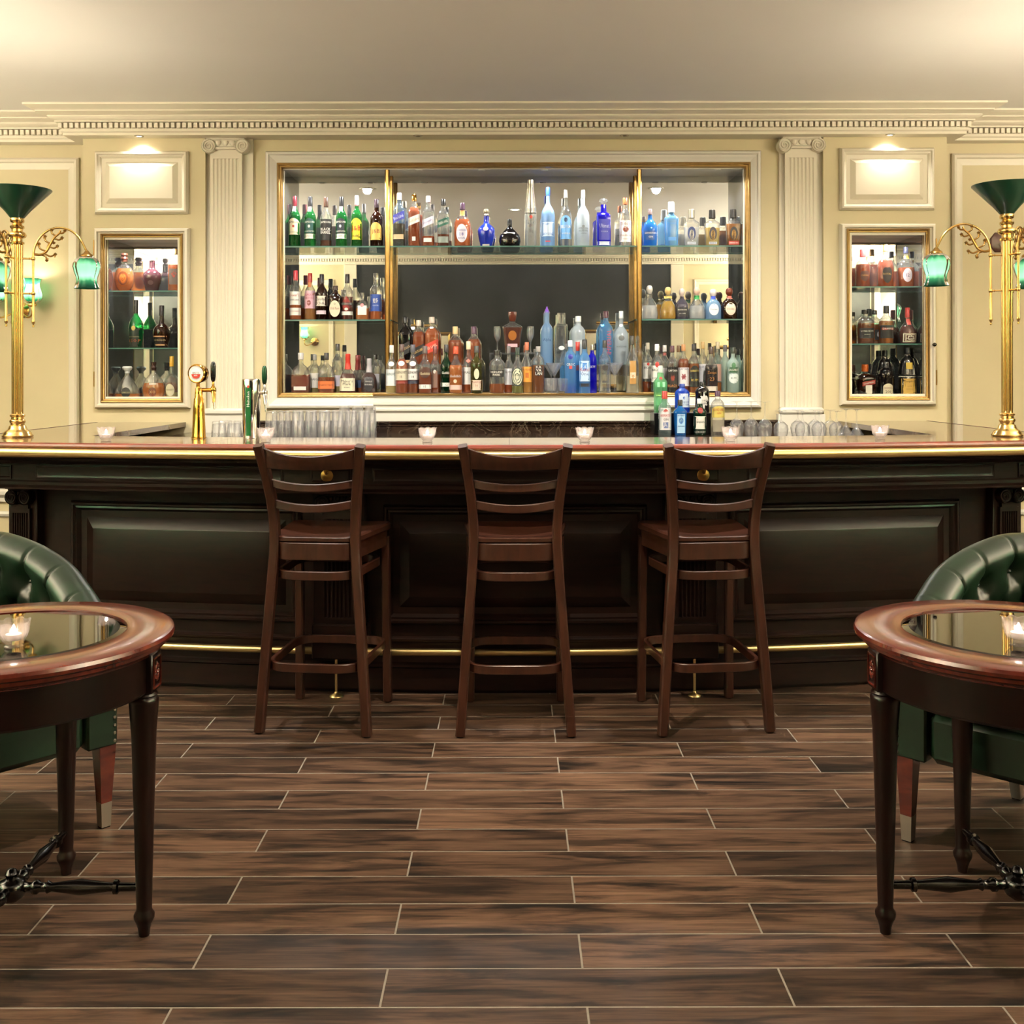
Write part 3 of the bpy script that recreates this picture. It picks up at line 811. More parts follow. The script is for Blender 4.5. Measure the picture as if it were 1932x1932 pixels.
# ---- foot rail
fr = thing('foot_rail', 'brass foot rail running along the base of the bar', 'foot rail', (BX, BY - BR + .2, 0))
o = MB(B).tube([(SE * (2 * i / 40 - 1) * .985, .285, .193) for i in range(41)], .0155, 14).build('rail_tube', M['rail_brass'], None, 60); loc(o, fr)
for s in (-2.25, -1.66, -.79, .79, 1.66, 2.25):
    b = MB(); p = B(s, .285, 0)
    b.tube([(p[0], p[1], .0), (p[0], p[1], .180)], .006, 10)
    b.lathe([(.0, 0), (.03, 0), (.028, .006), (.01, .012), (.007, .02)], 18, c=(p[0], p[1], 0))
    q = B(s - .03, .285, .193); r = B(s + .03, .285, .193)
    b.tube([q, r], .019, 14); b.tube([(p[0], p[1], .165), (p[0], p[1], .185)], .011, 10)
    o = b.build('bracket', M['rail_brass'], None, 60); loc(o, fr)

# ---- back counter below the mirror, with marble splash
BCZ = 1.03
bc = thing('back_counter', 'dark marble back counter and splash below the bar mirror', 'counter', (0, 6.1, 0))
o = MB().box(-CXI + .004, CXI - .004, 5.86, DP - .003, BCZ - .03, BCZ, b=.004).box(XLI + .004, XRI - .004, DP - .003, DC - .002, BCZ - .03, BCZ).build('worktop', M['marble'], None); loc(o, bc)
o = MB().box(-CXI + .01, CXI - .01, 5.92, DP - .005, 0.0, BCZ - .03).build('cupboard', M['bar'], None, 0); loc(o, bc)
SPL = [(0, BCZ), (.03, BCZ), (.03, 1.068), (.036, 1.071), (.036, 1.077), (.03, 1.08), (.03, 1.084), (.04, 1.088), (.04, 1.097), (.034, 1.1), (0, 1.1)]
o = MB().sweep([(X(707, 6.35), DC - .105), (X(1234, 6.35), DC - .105)], SPL).build('splash', M['marble'], None, 30); loc(o, bc)
o = MB().box(X(709, DC), X(1229, DC), DC - .104, DC - .002, BCZ + .0003, 1.0895).build('splash_backing', M['wall'], None, 0); loc(o, bc)
for a, b in ((XLI + .004, X(705, DC) - .004), (X(1233, DC) + .004, XRI - .004)):
    o = MB().sweep([(a, DC - .001), (b, DC - .001)], SPL).build('splash', M['marble'], None, 30); loc(o, bc)

# ================================================================== BAR STOOLS
def rrect_path(pts, r, n=5):
    """closed polygon with rounded corners"""
    out = []; N = len(pts)
    for i in range(N):
        p0, p, p1 = Vector(pts[i - 1]), Vector(pts[i]), Vector(pts[(i + 1) % N])
        a = (p0 - p).normalized(); b = (p1 - p).normalized(); rr = r[i] if isinstance(r, (list, tuple)) else r
        s, e = p + a * rr, p + b * rr
        for k in range(n + 1):
            t = k / n; out.append(tuple(s * (1 - t) ** 2 + p * 2 * t * (1 - t) + e * t * t))
    return out
def rsec(w, h, c=.15):
    """chamfered rectangular section (w across, h up)"""
    a, b = w / 2, h / 2; k = min(a, b) * 2 * c
    return [(a, -b + k), (a, b - k), (a - k, b), (-a + k, b), (-a, b - k), (-a, -b + k), (-a + k, -b), (a - k, -b)]
def smooth_pts(pts, n=6):
    out = []; P = [Vector(p) for p in pts]; P = [P[0] * 2 - P[1]] + P + [P[-1] * 2 - P[-2]]
    for i in range(1, len(P) - 2):
        for k in range(n):
            t = k / n
            a, b, c, d = P[i - 1], P[i], P[i + 1], P[i + 2]
            out.append(0.5 * ((2 * b) + (c - a) * t + (2 * a - 5 * b + 4 * c - d) * t * t + (3 * b - a - 3 * c + d) * t ** 3))
    out.append(P[-2]); return out
def make_stool(label):
    t = thing('bar_stool', label, 'bar stool', group='ladder-back bar stools at the bar')
    W = M['stool']
    for s in (-1, 1):
        path = smooth_pts([(s * .211, -.22, .006), (s * .19, -.205, .3), (s * .167, -.19, .6), (s * .159, -.185, .74), (s * .164, -.195, .86), (s * .178, -.222, .98), (s * .198, -.262, 1.108)], 5)
        n = len(path)
        b = MB().tube(path, 1.0, sec=rsec(.036, .040), up=(0, 1, 0))
        leg = b.build('leg', W, t)
        MB().lathe([(0, 0), (.014, 0), (.016, .006), (0, .006)], 12, c=(s * .211, -.22, 0)).build('glide', M['rubber'], leg)
        f = smooth_pts([(s * .19, .222, .006), (s * .187, .212, .35), (s * .186, .20, .70)], 5)
        leg = MB().tube(f, 1.0, sec=rsec(.034, .036), up=(0, 1, 0)).build('leg', W, t)
        MB().lathe([(0, 0), (.013, 0), (.015, .006), (0, .006)], 12, c=(s * .19, .222, 0)).build('glide', M['rubber'], leg)
    # seat: saddle board
    ring = rrect_path([(-.168, -.20, 0), (.168, -.20, 0), (.218, .235, 0), (-.218, .235, 0)], [.06, .06, .07, .07], 6)
    m = MB(); rings = []
    def sad(x, y): return -.012 * math.exp(-((x / .12) ** 2)) * (1 if y < .12 else .5) + .004 * (x / .2) ** 2
    zs = [(0.80, .752, 1), (.95, .757, 1), (1.0, .750, 0), (1.0, .738, 0), (.96, .728, 0)]
    vs_ = [(0, .02, .752 + sad(0, 0))]
    prof = [(.3, .752, 1), (.6, .753, 1), (.85, .755, 1), (.97, .757, 1), (1.0, .751, .6), (1.0, .736, 0), (.965, .729, 0)]
    for (k, z, w_) in prof:
        for p in ring: vs_.append((p[0] * k, .02 + (p[1] - .02) * k, z + sad(p[0] * k, p[1] * k) * w_))
    nr = len(ring); fs = [(0, 1 + i, 1 + (i + 1) % nr) for i in range(nr)]
    for j in range(len(prof) - 1):
        a = 1 + j * nr; c = a + nr
        for i in range(nr): fs.append((a + i, c + i, c + (i + 1) % nr, a + (i + 1) % nr))
    fs.append(tuple(1 + (len(prof) - 1) * nr + i for i in range(nr))[::-1])
    m.add(vs_, fs); m.build('seat', W, t)
    def ring_part(name, pts, r, z, w_, h_):
        MB().tube([(p[0], p[1], z) for p in rrect_path(pts, r, 6)], 1.0, sec=rsec(w_, h_), up=(0, 0, 1), closed=True).build(name, W, t)
    ring_part('apron', [(-.145, -.20, 0), (.145, -.20, 0), (.195, .215, 0), (-.195, .215, 0)], .055, .697, .016, .066)
    ring_part('bent_stretcher', [(-.148, -.215, 0), (.148, -.215, 0), (.178, .20, 0), (-.178, .20, 0)], .10, .606, .016, .034)
    ring_part('foot_ring', [(-.18, -.23, 0), (.18, -.23, 0), (.19, .225, 0), (-.19, .225, 0)], .10, .257, .016, .034)
    def slat(name, z, hw, y, bulge, h_, sag_top, sag_bot, ytop=0.0):
        """bent slat: bulges to the rear, both edges dip towards the middle"""
        m = MB(); n = 18; th = .016; vs_ = []
        for i in range(n + 1):
            u = 2 * i / n - 1; q = 1 - u * u; x = hw * u; yy = y - bulge * q
            zt = z + h_ / 2 - sag_top * q; zb = z - h_ / 2 - sag_bot * q; c = .003
            sec = [(yy - th / 2, zb + c), (yy - th / 2 + c, zb), (yy + th / 2 - c, zb), (yy + th / 2, zb + c), (yy + th / 2 - ytop, zt - c), (yy + th / 2 - c - ytop, zt), (yy - th / 2 + c - ytop, zt), (yy - th / 2 - ytop, zt - c)]
            vs_ += [(x, p, w_) for p, w_ in sec]
        fs = []
        for i in range(n):
            for k in range(8):
                k2 = (k + 1) % 8; fs.append((i * 8 + k, i * 8 + k2, (i + 1) * 8 + k2, (i + 1) * 8 + k))
        fs.append(tuple(range(8))[::-1]); fs.append(tuple(n * 8 + k for k in range(8)))
        m.add(vs_, [f[::-1] for f in fs]).build(name, W, t)
    slat('crest_rail', 1.060, .185, -.240, .040, .080, .032, .004, .012)
    slat('back_slat', .962, .172, -.212, .036, .032, .018, .016)
    slat('back_slat', .882, .166, -.196, .034, .034, .018, .016)
    return t
st = make_stool('dark wooden bar stool standing square to the bar between the other two')
st.location = (.012, 4.312, 0)
for x, rz, lab in ((-.738, RAD(-6.5), 'dark wooden bar stool turned slightly, left of the three'), (.754, RAD(6.5), 'dark wooden bar stool turned slightly, right of the three')):
    c = copy_tree(st); c['label'] = lab
    c.location = (x, 4.118 + .2186, 0); c.rotation_euler = (0, 0, rz)

# ================================================================== TABLES
TX = {-1: (-1.232, 2.65), 1: (1.243, 2.655)}
def make_table(loc_, label, s):
    t = thing('cocktail_table', label, 'table', (loc_[0], loc_[1], 0), group='round cocktail tables')
    R = .385
    MB().lathe([(.27, .728), (.27, .739), (.276, .741), (R - .012, .741), (R - .003, .737), (R, .729), (R - .002, .721), (R - .010, .716), (R - .016, .714), (R - .018, .706), (R - .026, .700), (R - .03, .694), (.30, .694)], 96).build('table_top', M['table'], t, 30)
    g = MB().lathe([(0, .7385), (.252, .7385), (.27, .7345)], 96).build('glass_inset', M['dark_glass'], t, 10)
    MB().lathe([(.335, .700), (.345, .700), (.345, .606), (.341, .600), (.335, .600)], 80).build('apron', M['table_leg'], t, 30)
    for k in range(4):
        a = k * pi / 2; lx, ly = .326 * cos(a), .326 * sin(a)
        leg = MB().lathe([(0, 0), (.013, 0), (.015, .018), (.019, .03), (.0245, .042), (.025, .052), (.019, .062), (.0185, .068), (.023, .25), (.030, .50), (.0355, .573), (.036, .582), (.031, .588), (.034, .592), (.031, .598), (.030, .602)], 24, c=(lx, ly, 0)).build('leg', M['table_leg'], t, 50)
        Mx = Matrix.Rotation(a, 4, 'Z')
        bl = MB(lambda x, y, z, Mx=Mx: tuple(Mx @ Vector((x, y, z)))); bl.box(.300, .358, -.034, .034, .600, .697, b=.003)
        blk = bl.build('corner_block', M['table_leg'], leg)
        ro = MB(lambda x, y, z, Mx=Mx: tuple(Mx @ Vector((x, y, z))))
        for q in range(8):
            b = q * pi / 4
            ro.lathe([(0, -.5), (.8, -.2), (1, .2), (0, .5)], 8, M=Matrix.Translation((.358, .012 * cos(b), .648 + .016 * sin(b))) @ Matrix.Rotation(-b + pi / 2, 4, 'X') @ Matrix.Diagonal((.004, .0055, .02, 1)))
        ro.lathe([(0, -.5), (1, 0), (0, .5)], 10, M=Matrix.Translation((.358, 0, .648)) @ Matrix.Diagonal((.006, .006, .012, 1)))
        for (ya, yb, za, zb) in ((-.027, .027, .610, .614), (-.027, .027, .682, .686), (-.027, -.023, .614, .682), (.023, .027, .614, .682)):
            ro.box(.357, .361, ya, yb, za, zb)
        ro.build('carved_rosette', M['table'], leg)['kind'] = 'stuff'
        # turned stretcher from leg to the middle
        pts = []; rr = []
        for (u, r_) in ((.03, .012), (.05, .012), (.055, .017), (.065, .017), (.07, .012), (.085, .011), (.09, .015), (.10, .010), (.17, .019), (.24, .011), (.25, .011), (.253, .017), (.262, .017), (.266, .011), (.312, .010)):
            pts.append((u * cos(a), u * sin(a), .118)); rr.append(r_)
        MB().tube(pts, rr, 14).build('stretcher', M['ebony'], t, 50)
    MB().lathe([(0, .082), (.012, .082), (.03, .095), (.036, .11), (.036, .126), (.028, .136), (.012, .142), (.016, .152), (.01, .162), (0, .166)], 20).build('stretcher_hub', M['ebony'], t, 50)
    return t
make_table(TX[-1], 'round mahogany cocktail table with dark glass inset, left of the floor', -1)
make_table(TX[1], 'round mahogany cocktail table with dark glass inset, right of the floor', 1)

# ================================================================== TUB CHAIRS
def make_chair(label, loc_, rz, hand):
    """tufted tub chair; local front is -Y, origin on the floor at the middle of the front edge"""
    t = thing('tub_chair', label, 'armchair', (loc_[0], loc_[1], 0), rz, group='green leather tub chairs')
    HW, DEP = .298, .60
    # plan path of the shell's centre line: left front -> round the back -> right front
    ctrl = [(-HW, .045), (-HW - .005, .16), (-HW + .0, .30), (-HW + .055, .45), (-.16, .56), (0, .60), (.16, .56), (HW - .055, .45), (HW, .30), (HW + .005, .16), (HW, .045)]
    path = smooth_pts([(p[0], p[1], 0) for p in ctrl], 30); n = len(path)
    NV = 60; vs_ = []; fs = []
    L = [0.0]
    for a, b in zip(path, path[1:]): L.append(L[-1] + (b - a).length)
    tot = L[-1]
    def top(u):   # arm front .64 -> back .88
        q = abs(2 * u - 1)
        return .868 - .03 * q ** 2 - .175 * max(0, (q - .30) / .70) ** 1.5
    TH = .047
    buttons = []
    for i, p in enumerate(path):
        u = L[i] / tot
        tg = (path[min(i + 1, n - 1)] - path[max(i - 1, 0)]).normalized()
        nr = Vector((tg.y, -tg.x, 0))     # inward normal for this direction
        if nr.dot(Vector((0, .28, 0)) - p) < 0: nr = -nr
        zt = top(u); s = L[i]
        R = TH + .012
        for k in range(NV):
            v = k / (NV - 1)
            if v < .30:      # outer face going up
                w_ = v / .30; off = -TH + .006; z = .25 + (zt - R - .25) * w_; tuft = 0
            elif v < .60:    # roll
                w_ = (v - .30) / .30; a = pi - w_ * pi
                off = cos(a) * (TH + .004 if a > pi / 2 else TH + .02); z = zt - R + sin(a) * R
                tuft = min(1, max(0, (w_ - .28) / .5))
            else:            # inner face going down
                w_ = (v - .60) / .40; off = TH + .02 - .02 * w_; z = zt - R - (zt - R - .38) * w_; tuft = 1
            if tuft > 0:
                h = zt - z; PB = .128; PH = .115
                rowi = round((h - .11) / PH); best = 9
                g = 0
                for rr_ in (rowi - 1, rowi, rowi + 1):
                    if rr_ < 0: continue
                    ph = (0.5 if rr_ % 2 else 0.0) * PB
                    cc = round((s - tot / 2 - ph) / PB) * PB + ph + tot / 2
                    d2 = ((s - cc) ** 2 + (h - .11 - rr_ * PH) ** 2)
                    g = max(g, math.exp(-d2 / (2 * .022 ** 2)))
                    best = min(best, d2)
                # pleats: diagonal between buttons, straight up over the roll from the top row
                crease = 0
                if h < .11:
                    ds = ((s - tot / 2) / PB); ds = abs(ds - round(ds)) * PB
                    crease = math.exp(-(ds / .0045) ** 2) * .85
                else:
                    for sg in (1, -1):
                        q = ((s - tot / 2) / PB + sg * (h - .11) / (2 * PH)); q = abs(q - round(q)) * PB
                        crease = max(crease, math.exp(-(q / .008) ** 2) * .6)
                ds = ((s - tot / 2) / PB); puff = abs(cos(pi * ds)) if h >= .11 else abs(sin(pi * ds))
                off -= tuft * (.034 * g + .012 * crease) - .004 * tuft
            q = p + nr * off
            vs_.append((q.x, q.y, z))
    for i in range(n - 1):
        for k in range(NV - 1):
            a = i * NV + k; fs.append((a, a + 1, a + NV + 1, a + NV))
    fs.append(tuple(range(NV))); fs.append(tuple((n - 1) * NV + k for k in range(NV))[::-1])
    MB().add(vs_, [f[::-1] for f in fs]).build('backrest', M['leather'], t, 80)
    # button heads
    for rr_ in range(3):
        PB, PH = .128, .115; ph = (0.5 if rr_ % 2 else 0.0) * PB
        kk = int(tot / 2 / PB)
        for c in range(-kk, kk + 1):
            s = tot / 2 + c * PB + ph
            if s < .06 or s > tot - .06: continue
            i = min(range(n), key=lambda j: abs(L[j] - s)); p = path[i]; u = L[i] / tot
            tg = (path[min(i + 1, n - 1)] - path[max(i - 1, 0)]).normalized(); nr = Vector((tg.y, -tg.x, 0))
            if nr.dot(Vector((0, .28, 0)) - p) < 0: nr = -nr
            z = top(u) - .11 - rr_ * PH
            if z < .44: continue
            q = p + nr * (TH - .016)
            MB().lathe([(0, -.5), (.8, -.35), (1, 0), (.8, .35), (0, .5)], 10, M=Matrix.Translation((q.x, q.y, z)) @ Matrix.Diagonal((.010, .010, .014, 1))).build('button', M['leather'], t)
    # front arm panels with nail heads
    for s in (-1, 1):
        ap = MB().box(s * HW - .048, s * HW + .048, .0, .05, .25, .585, b=.006).build('arm_front', M['leather'], t)
        for k in range(15):
            MB().lathe([(0, 0), (.0055, 0), (.004, .004), (0, .005)], 8, M=Matrix.Translation((s * (HW + .037), .0005, .265 + k * .0235)) @ Matrix.Rotation(RAD(90), 4, 'X')).build('nail_head', M['steel'], ap)
    # seat rail and cushion
    MB().box(-HW + .05, HW - .05, .006, .52, .25, .395, b=.02).build('seat_rail', M['leather'], t)
    cu = MB(); nx, ny = 14, 12
    for lay in (0, 1):
        pass
    cu.box(-HW + .058, HW - .058, -.02, .5, .396, .475, b=.03)
    cu.build('seat_cushion', M['leather'], t, 60)
    for (lx, ly, sy) in ((-HW - .018, .03, 0), (HW + .018, .03, 0), (-.2, .52, .06), (.2, .52, .06)):
        def q(w_, z, f): return [(lx - w_, ly - w_ + sy * f, z), (lx + w_, ly - w_ + sy * f, z), (lx + w_, ly + w_ + sy * f, z), (lx - w_, ly + w_ + sy * f, z)]
        def pr(w0, z0, f0, w1, z1, f1): return MB().add(q(w0, z0, f0) + q(w1, z1, f1), [(3, 2, 1, 0), (4, 5, 6, 7), (0, 1, 5, 4), (1, 2, 6, 5), (2, 3, 7, 6), (3, 0, 4, 7)])
        leg = pr(.0165, .075, .7, .026, .252, 0).build('leg', M['table'], t, 0)
        pr(.0145, .004, 1, .0172, .078, .7).build('ferrule', M['steel'], leg, 0)
        pr(.0125, 0, 1, .0135, .005, 1).build('glide', M['rubber'], leg, 0)
    return t
def chair_at(corner, facing, s, label):
    """corner = world spot of the inner front leg, facing = unit vector the chair faces, s = +1 when that leg is at local -x"""
    rz = math.atan2(facing[1], facing[0]) + pi / 2
    lx = s * (-.316)
    ox = corner[0] - (lx * cos(rz) - .03 * sin(rz)); oy = corner[1] - (lx * sin(rz) + .03 * cos(rz))
    make_chair(label, (ox, oy), rz, s)
chair_at((-1.245, 3.285), (.74, -.673), -1, 'buttoned green leather tub chair behind the left table')
chair_at((1.165, 3.178), (-.70, -.714), 1, 'buttoned green leather tub chair behind the right table')

# ================================================================== LAMPS
SHADE = [(.018, 0.0), (.030, -.004), (.050, -.016), (.060, -.034), (.0615, -.052), (.056, -.076), (.047, -.100), (.046, -.118), (.052, -.138), (.057, -.150)]
def rib(a, z): return 1 + .035 * cos(10 * a)
shade_me = MB().lathe(SHADE, 60, fn=rib).mesh('glass_shade', M['shade'], 80)
def tulip(parent, p, up, energy, soft=.02):
    o = bpy.data.objects.new('glass_shade', shade_me); COL.objects.link(o); o.parent = parent; o.location = p
    if up: o.rotation_euler = (pi, 0, 0)
    g = -1 if not up else 1
    b = MB().lathe([(0, -.022), (.012, -.018), (.018, 0), (.012, .018), (0, .022)], 14, c=(p[0], p[1], p[2] + g * .06)).build('bulb', M['bulb'], parent, 60)
    lamp('POINT', 'bulb_light', (p[0], p[1], p[2] + (-.088 if not up else .128)), energy, (1, .86, .68), parent, soft)
    return o
def make_lamp(loc_, angs, label):
    t = thing('table_lamp', label, 'lamp', loc_, group='tall brass bar lamps with green shades')
    MB().lathe([(0, 0), (.066, 0), (.068, .006), (.062, .012), (.060, .018), (.054, .026), (.044, .032), (.040, .038), (.036, .050), (.030, .054), (.030, .062), (.035, .068), (.034, .076), (.028, .08), (.027, .09), (.033, .094), (.033, .100), (.022, .106), (.020, .115)], 40).build('base', M['brass'], t, 50)
    m = MB()
    for k in range(6):
        a = k * pi / 3 + .3
        m.tube([(.0155 * cos(a), .0155 * sin(a), .105), (.0155 * cos(a), .0155 * sin(a), .885)], .0098, 12)
    m.build('column', M['brass'], t, 60)
    MB().lathe([(.020, .875), (.030, .88), (.031, .888), (.022, .893), (.022, .905), (.036, .912), (.040, .922), (.036, .932), (.024, .938), (.024, .948), (.030, .953), (.031, .962), (.022, .968), (.020, .975), (.029, .980), (.031, .99), (.027, 1.0), (0, 1.002)], 32).build('capital', M['brass'], t, 50)
    MB().lathe([(.027, 1.0), (.030, 1.0), (.058, 1.034), (.148, 1.128), (.1485, 1.132), (.145, 1.129), (.056, 1.039), (.026, 1.004), (0, 1.003)], 64).build('cone_shade', M['lamp_green'], t, 40)
    MB().lathe([(0, 1.01), (.016, 1.012), (.022, 1.04), (.018, 1.06), (0, 1.068)], 14).build('uplight_bulb', M['bulb'], t, 60)
    lamp('SPOT', 'uplight', (0, 0, 1.072), LIGHT['torch'], (1, .88, .68), t, .03, RAD(150), .9, None).rotation_euler = (pi, 0, 0)
    for a in angs:
        ca, sa = cos(a), sin(a)
        def q(u, z): return (u * ca, u * sa, z)
        r0, r1 = .068, .298; cu = (r0 + r1) / 2; R = (r1 - r0) / 2
        pts = [q(r0, .535), q(r0, .80)] + [q(cu - R * cos(pi * k / 20), .82 + (R * 1.22) * sin(pi * k / 20)) for k in range(0, 18)] + [q(r1 + .002, .852)]
        arm = MB().tube(pts, [.0052] * len(pts), 10)
        arm.lathe([(0, -.035), (.004, -.034), (.005, -.028), (.003, -.022), (.007, -.016), (.008, -.008), (.006, 0), (.0055, .12)], 12, c=q(r0, .535))
        for zz in (.655, .815):
            arm.tube([q(.018, zz), q(r0, zz)], .004, 8)
            arm.lathe([(0, -.010), (.008, -.007), (.010, 0), (.008, .007), (0, .010)], 12, c=q(r0, zz))
            arm.lathe([(.004, -.002), (.007, 0), (.004, .002)], 8, M=Matrix.Translation(q(r0 - .016, zz)) @ Matrix.Rotation(a, 4, 'Z') @ Matrix.Rotation(RAD(90), 4, 'Y'))
        ar = arm.build('arm', M['brass'], t, 60)
        # leafy scroll inside the arch
        sc = MB()
        stem = smooth_pts([q(r0 + .006, .836), q(r0 + .03, .834), q(r0 + .055, .848), q(r0 + .072, .878), q(r0 + .090, .912), q(r0 + .112, .934), q(r0 + .118, .948)], 5)
        sc.tube(stem, [.0062 - .002 * i / len(stem) for i in range(len(stem))], 7)
        for (u, z, du, dz, cr) in ((.03, .835, .028, -.026, 1), (.045, .842, .05, -.004, -1), (.055, .85, -.03, .034, 1), (.068, .872, .036, .004, -1), (.075, .885, -.024, .034, 1), (.09, .91, .034, .004, -1), (.098, .922, -.018, .028, 1), (.11, .935, .026, .012, -1), (.06, .86, .028, .03, 1)):
            c1 = (u + du * .6 - cr * dz * .25, z + dz * .6 + cr * du * .25)
            p = smooth_pts([q(r0 + u, z), q(r0 + c1[0], c1[1]), q(r0 + u + du, z + dz), q(r0 + u + du * .95 - cr * dz * .3, z + dz * .95 + cr * du * .3)], 4)
            sc.tube(p, [.0046 - .0014 * i / len(p) for i in range(len(p))], 6)
            sc.lathe([(0, -.5), (.8, -.2), (1, .1), (0, .5)], 7, M=Matrix.Translation(q(r0 + u + du, z + dz)) @ Matrix.Diagonal((.0085, .0085, .017, 1)))
        sc.build('scroll_ornament', M['dull_brass'], ar, 60)
        MB().lathe([(.006, .022), (.012, .016), (.018, .008), (.026, .004), (.028, -.004), (.024, -.008), (.022, -.006)], 20, c=q(r1 + .002, .835)).build('shade_holder', M['dull_brass'], ar, 50)
        tulip(ar, q(r1 + .002, .832), False, LIGHT['shade'])
    return t
lamp_l = (X(33, 4.93), 4.93, ZCT + .001)
make_lamp(lamp_l, [RAD(12), RAD(132), RAD(-108)], 'tall brass lamp with green cone shade at the left end of the counter')
lamp_r = (X(1900, 4.86), 4.86, ZCT + .001)
make_lamp(lamp_r, [RAD(168), RAD(48), RAD(-72)], 'tall brass lamp with green cone shade at the right end of the counter')

# wall sconces: brass plate, two curling arms, tulip shades opening upwards
def sconce(x, y, z, rz, label, e, arms=(-1, 1)):
    t = thing('wall_sconce', label, 'sconce', (x, y, z))
    t.rotation_euler = (0, 0, rz)
    MB().lathe([(0, 0), (.05, 0), (.052, .006), (.04, .014), (.03, .02), (.028, .035), (.018, .042), (0, .046)], 28, M=Matrix.Rotation(RAD(90), 4, 'X')).build('wall_plate', M['brass'], t, 40)
    for k in arms:
        pts = smooth_pts([(0, -.035, 0), (k * .04, -.06, -.03), (k * .085, -.09, -.05), (k * .112, -.10, -.03), (k * .112, -.10, .012)], 6)
        a = MB().tube(pts, .006, 10).lathe([(.006, 0), (.02, .006), (.028, .012), (.026, .02), (.012, .022)], 18, c=(k * .112, -.10, .012)).build('arm', M['brass'], t, 50)
        tulip(a, (k * .112, -.10, .034), True, e)
sconce(X(36, 6.6), DO - .001, Z(583, 6.6), 0.0, 'double brass wall sconce with green tulip shades behind the left lamp', LIGHT['sconce'])
pl = MB().lathe([(0, 0), (.052, 0), (.052, .008), (.046, .012), (0, .012)], 8, M=Matrix.Translation((X(1883, DO), DO, Z(459, DO))) @ Matrix.Rotation(RAD(90), 4, 'X') @ Matrix.Diagonal((1, 1.25, 1, 1)))
pt = thing('wall_plaque', 'dark brown octagonal wall plate behind the right lamp', 'wall plate', (X(1883, DO), DO, Z(459, DO)))
loc(pl.build('plate', plain('dark_bronze_plate', '#4a2a20', .4, 0.2), None, 30), pt)
loc(MB().lathe([(0, .012), (.018, .012), (.016, .03), (0, .034)], 16, M=Matrix.Translation((X(1883, DO) + .02, DO, Z(459, DO) - .01)) @ Matrix.Rotation(RAD(90), 4, 'X')).build('cover', M['enamel_white'], None), pt)
# rear wall fittings, seen only in the mirrors
for xx, lab in ((-2.55, 'left-hand brass sconce on the rear wall, seen in the mirror'), (3.75, 'right-hand brass sconce on the rear wall, seen in the mirror')):
    sconce(xx, REAR + .001, 1.80, pi, lab, 8.0, (1,))
for yy, w_ in ((0.2, 'first from the rear'), (1.1, 'second from the rear'), (2.0, 'third from the rear'), (2.9, 'fourth from the rear'), (3.8, 'nearest the bar wall')):  # side-wall sconces are added, unseen, to raise the room's ambient light
    sconce(-4.599, yy, 1.80, RAD(90), 'double brass sconce on the left side wall ' + w_, LIGHT['room_sconce'])
    sconce(4.599, yy, 1.80, RAD(-90), 'double brass sconce on the right side wall ' + w_, LIGHT['room_sconce'])
def picture(x, z0, z1, w_, label, lit=True):
    t = thing('framed_picture', label, 'picture', (x, REAR + .021, z0))
    mp = lambda a, b, c: (x + a, REAR + .021 - b, c)
    loc(MB(mp).frame(-w_ / 2, w_ / 2, z0, z1, 0, [(0, 0), (0, .025), (.02, .03), (.04, .018), (.045, .012)], cap=False).build('frame', M['gilt'], None, 20), t)
    loc(MB(mp).frame(-w_ / 2 + .045, w_ / 2 - .045, z0 + .045, z1 - .045, 0, [(0, .010)]).build('mount', M['paper'], None, 0), t)
    loc(MB(mp).frame(-w_ / 2 + .17, w_ / 2 - .17, z0 + .17, z1 - .17, 0, [(0, .011)]).build('print', M['print'], None, 0), t)
    l = thing('picture_light', 'brass picture light above the print on the ' + ('cream rear wall' if 'cream' in label else 'dark rear wall, left' if 'left' in label else 'dark rear wall, right'), 'lamp', (x, REAR + .021, z1 + .06))
    bm = MB()
    for k in (-.1, .1): bm.tube(smooth_pts([(x + k, REAR + .021, z1 + .04), (x + k, REAR + .06, z1 + .14), (x + k, REAR + .14, z1 + .16), (x + k, REAR + .15, z1 + .09)], 5), .005, 8)
    loc(bm.build('arm', M['brass'], None, 60), l)
    loc(MB().tube([(x - .2, REAR + .15, z1 + .08), (x + .2, REAR + .15, z1 + .08)], .02, 14).build('tube_shade', M['brass'], None, 60), l)
    for k in (-.12, .12):
        loc(lamp('POINT', 'tube_light', (x + k, REAR + .11, z1 + .055), LIGHT['picture'], (1, .85, .6), None, .02), l)
picture(-1.15, 1.20, 1.92, .74, 'gilt framed print on the dark rear wall, left one in the mirror')
picture(1.28, 1.20, 1.95, .74, 'gilt framed print on the dark rear wall, right one in the mirror')
picture(2.95, 1.10, 1.74, .70, 'gilt framed print on the cream rear wall, right in the mirror')

# ================================================================== CANDLES
def make_candle():
    t = thing('candle_holder', 'x', 'candle')
    def pet(a, z): return .97 + (.06 + 1.8 * max(0, z - .02)) * abs(cos(4 * a)) - .04 * abs(sin(4 * a + z * 60))
    m = MB(lambda x, y, z: (x, y, z + .0055 * max(0, (z - .03) / .03) * (abs(cos(4 * math.atan2(y, x))) - .5)))
    m.lathe([(0, 0), (.020, 0), (.022, .003), (.018, .007), (.024, .013), (.031, .026), (.034, .040), (.035, .052), (.036, .060), (.033, .0585), (.031, .048), (.029, .034), (.022, .018), (0, .015)], 48, fn=pet)
    m.build('crystal_cup', M['crystal'], t, 25)
    MB().lathe([(0, .016), (.016, .016), (.018, .03), (.0165, .031), (0, .0305)], 18).build('tealight', M['wax'], t)
    MB().lathe([(0, .0315), (.004, .0335), (.0055, .040), (.003, .048), (0, .053)], 10).build('flame', M['flame'], t, 60)
    lamp('POINT', 'flame_light', (0, 0, .043), LIGHT['candle'], (1, .84, .70), t, .006)
    return t
c0 = make_candle(); first = [True]
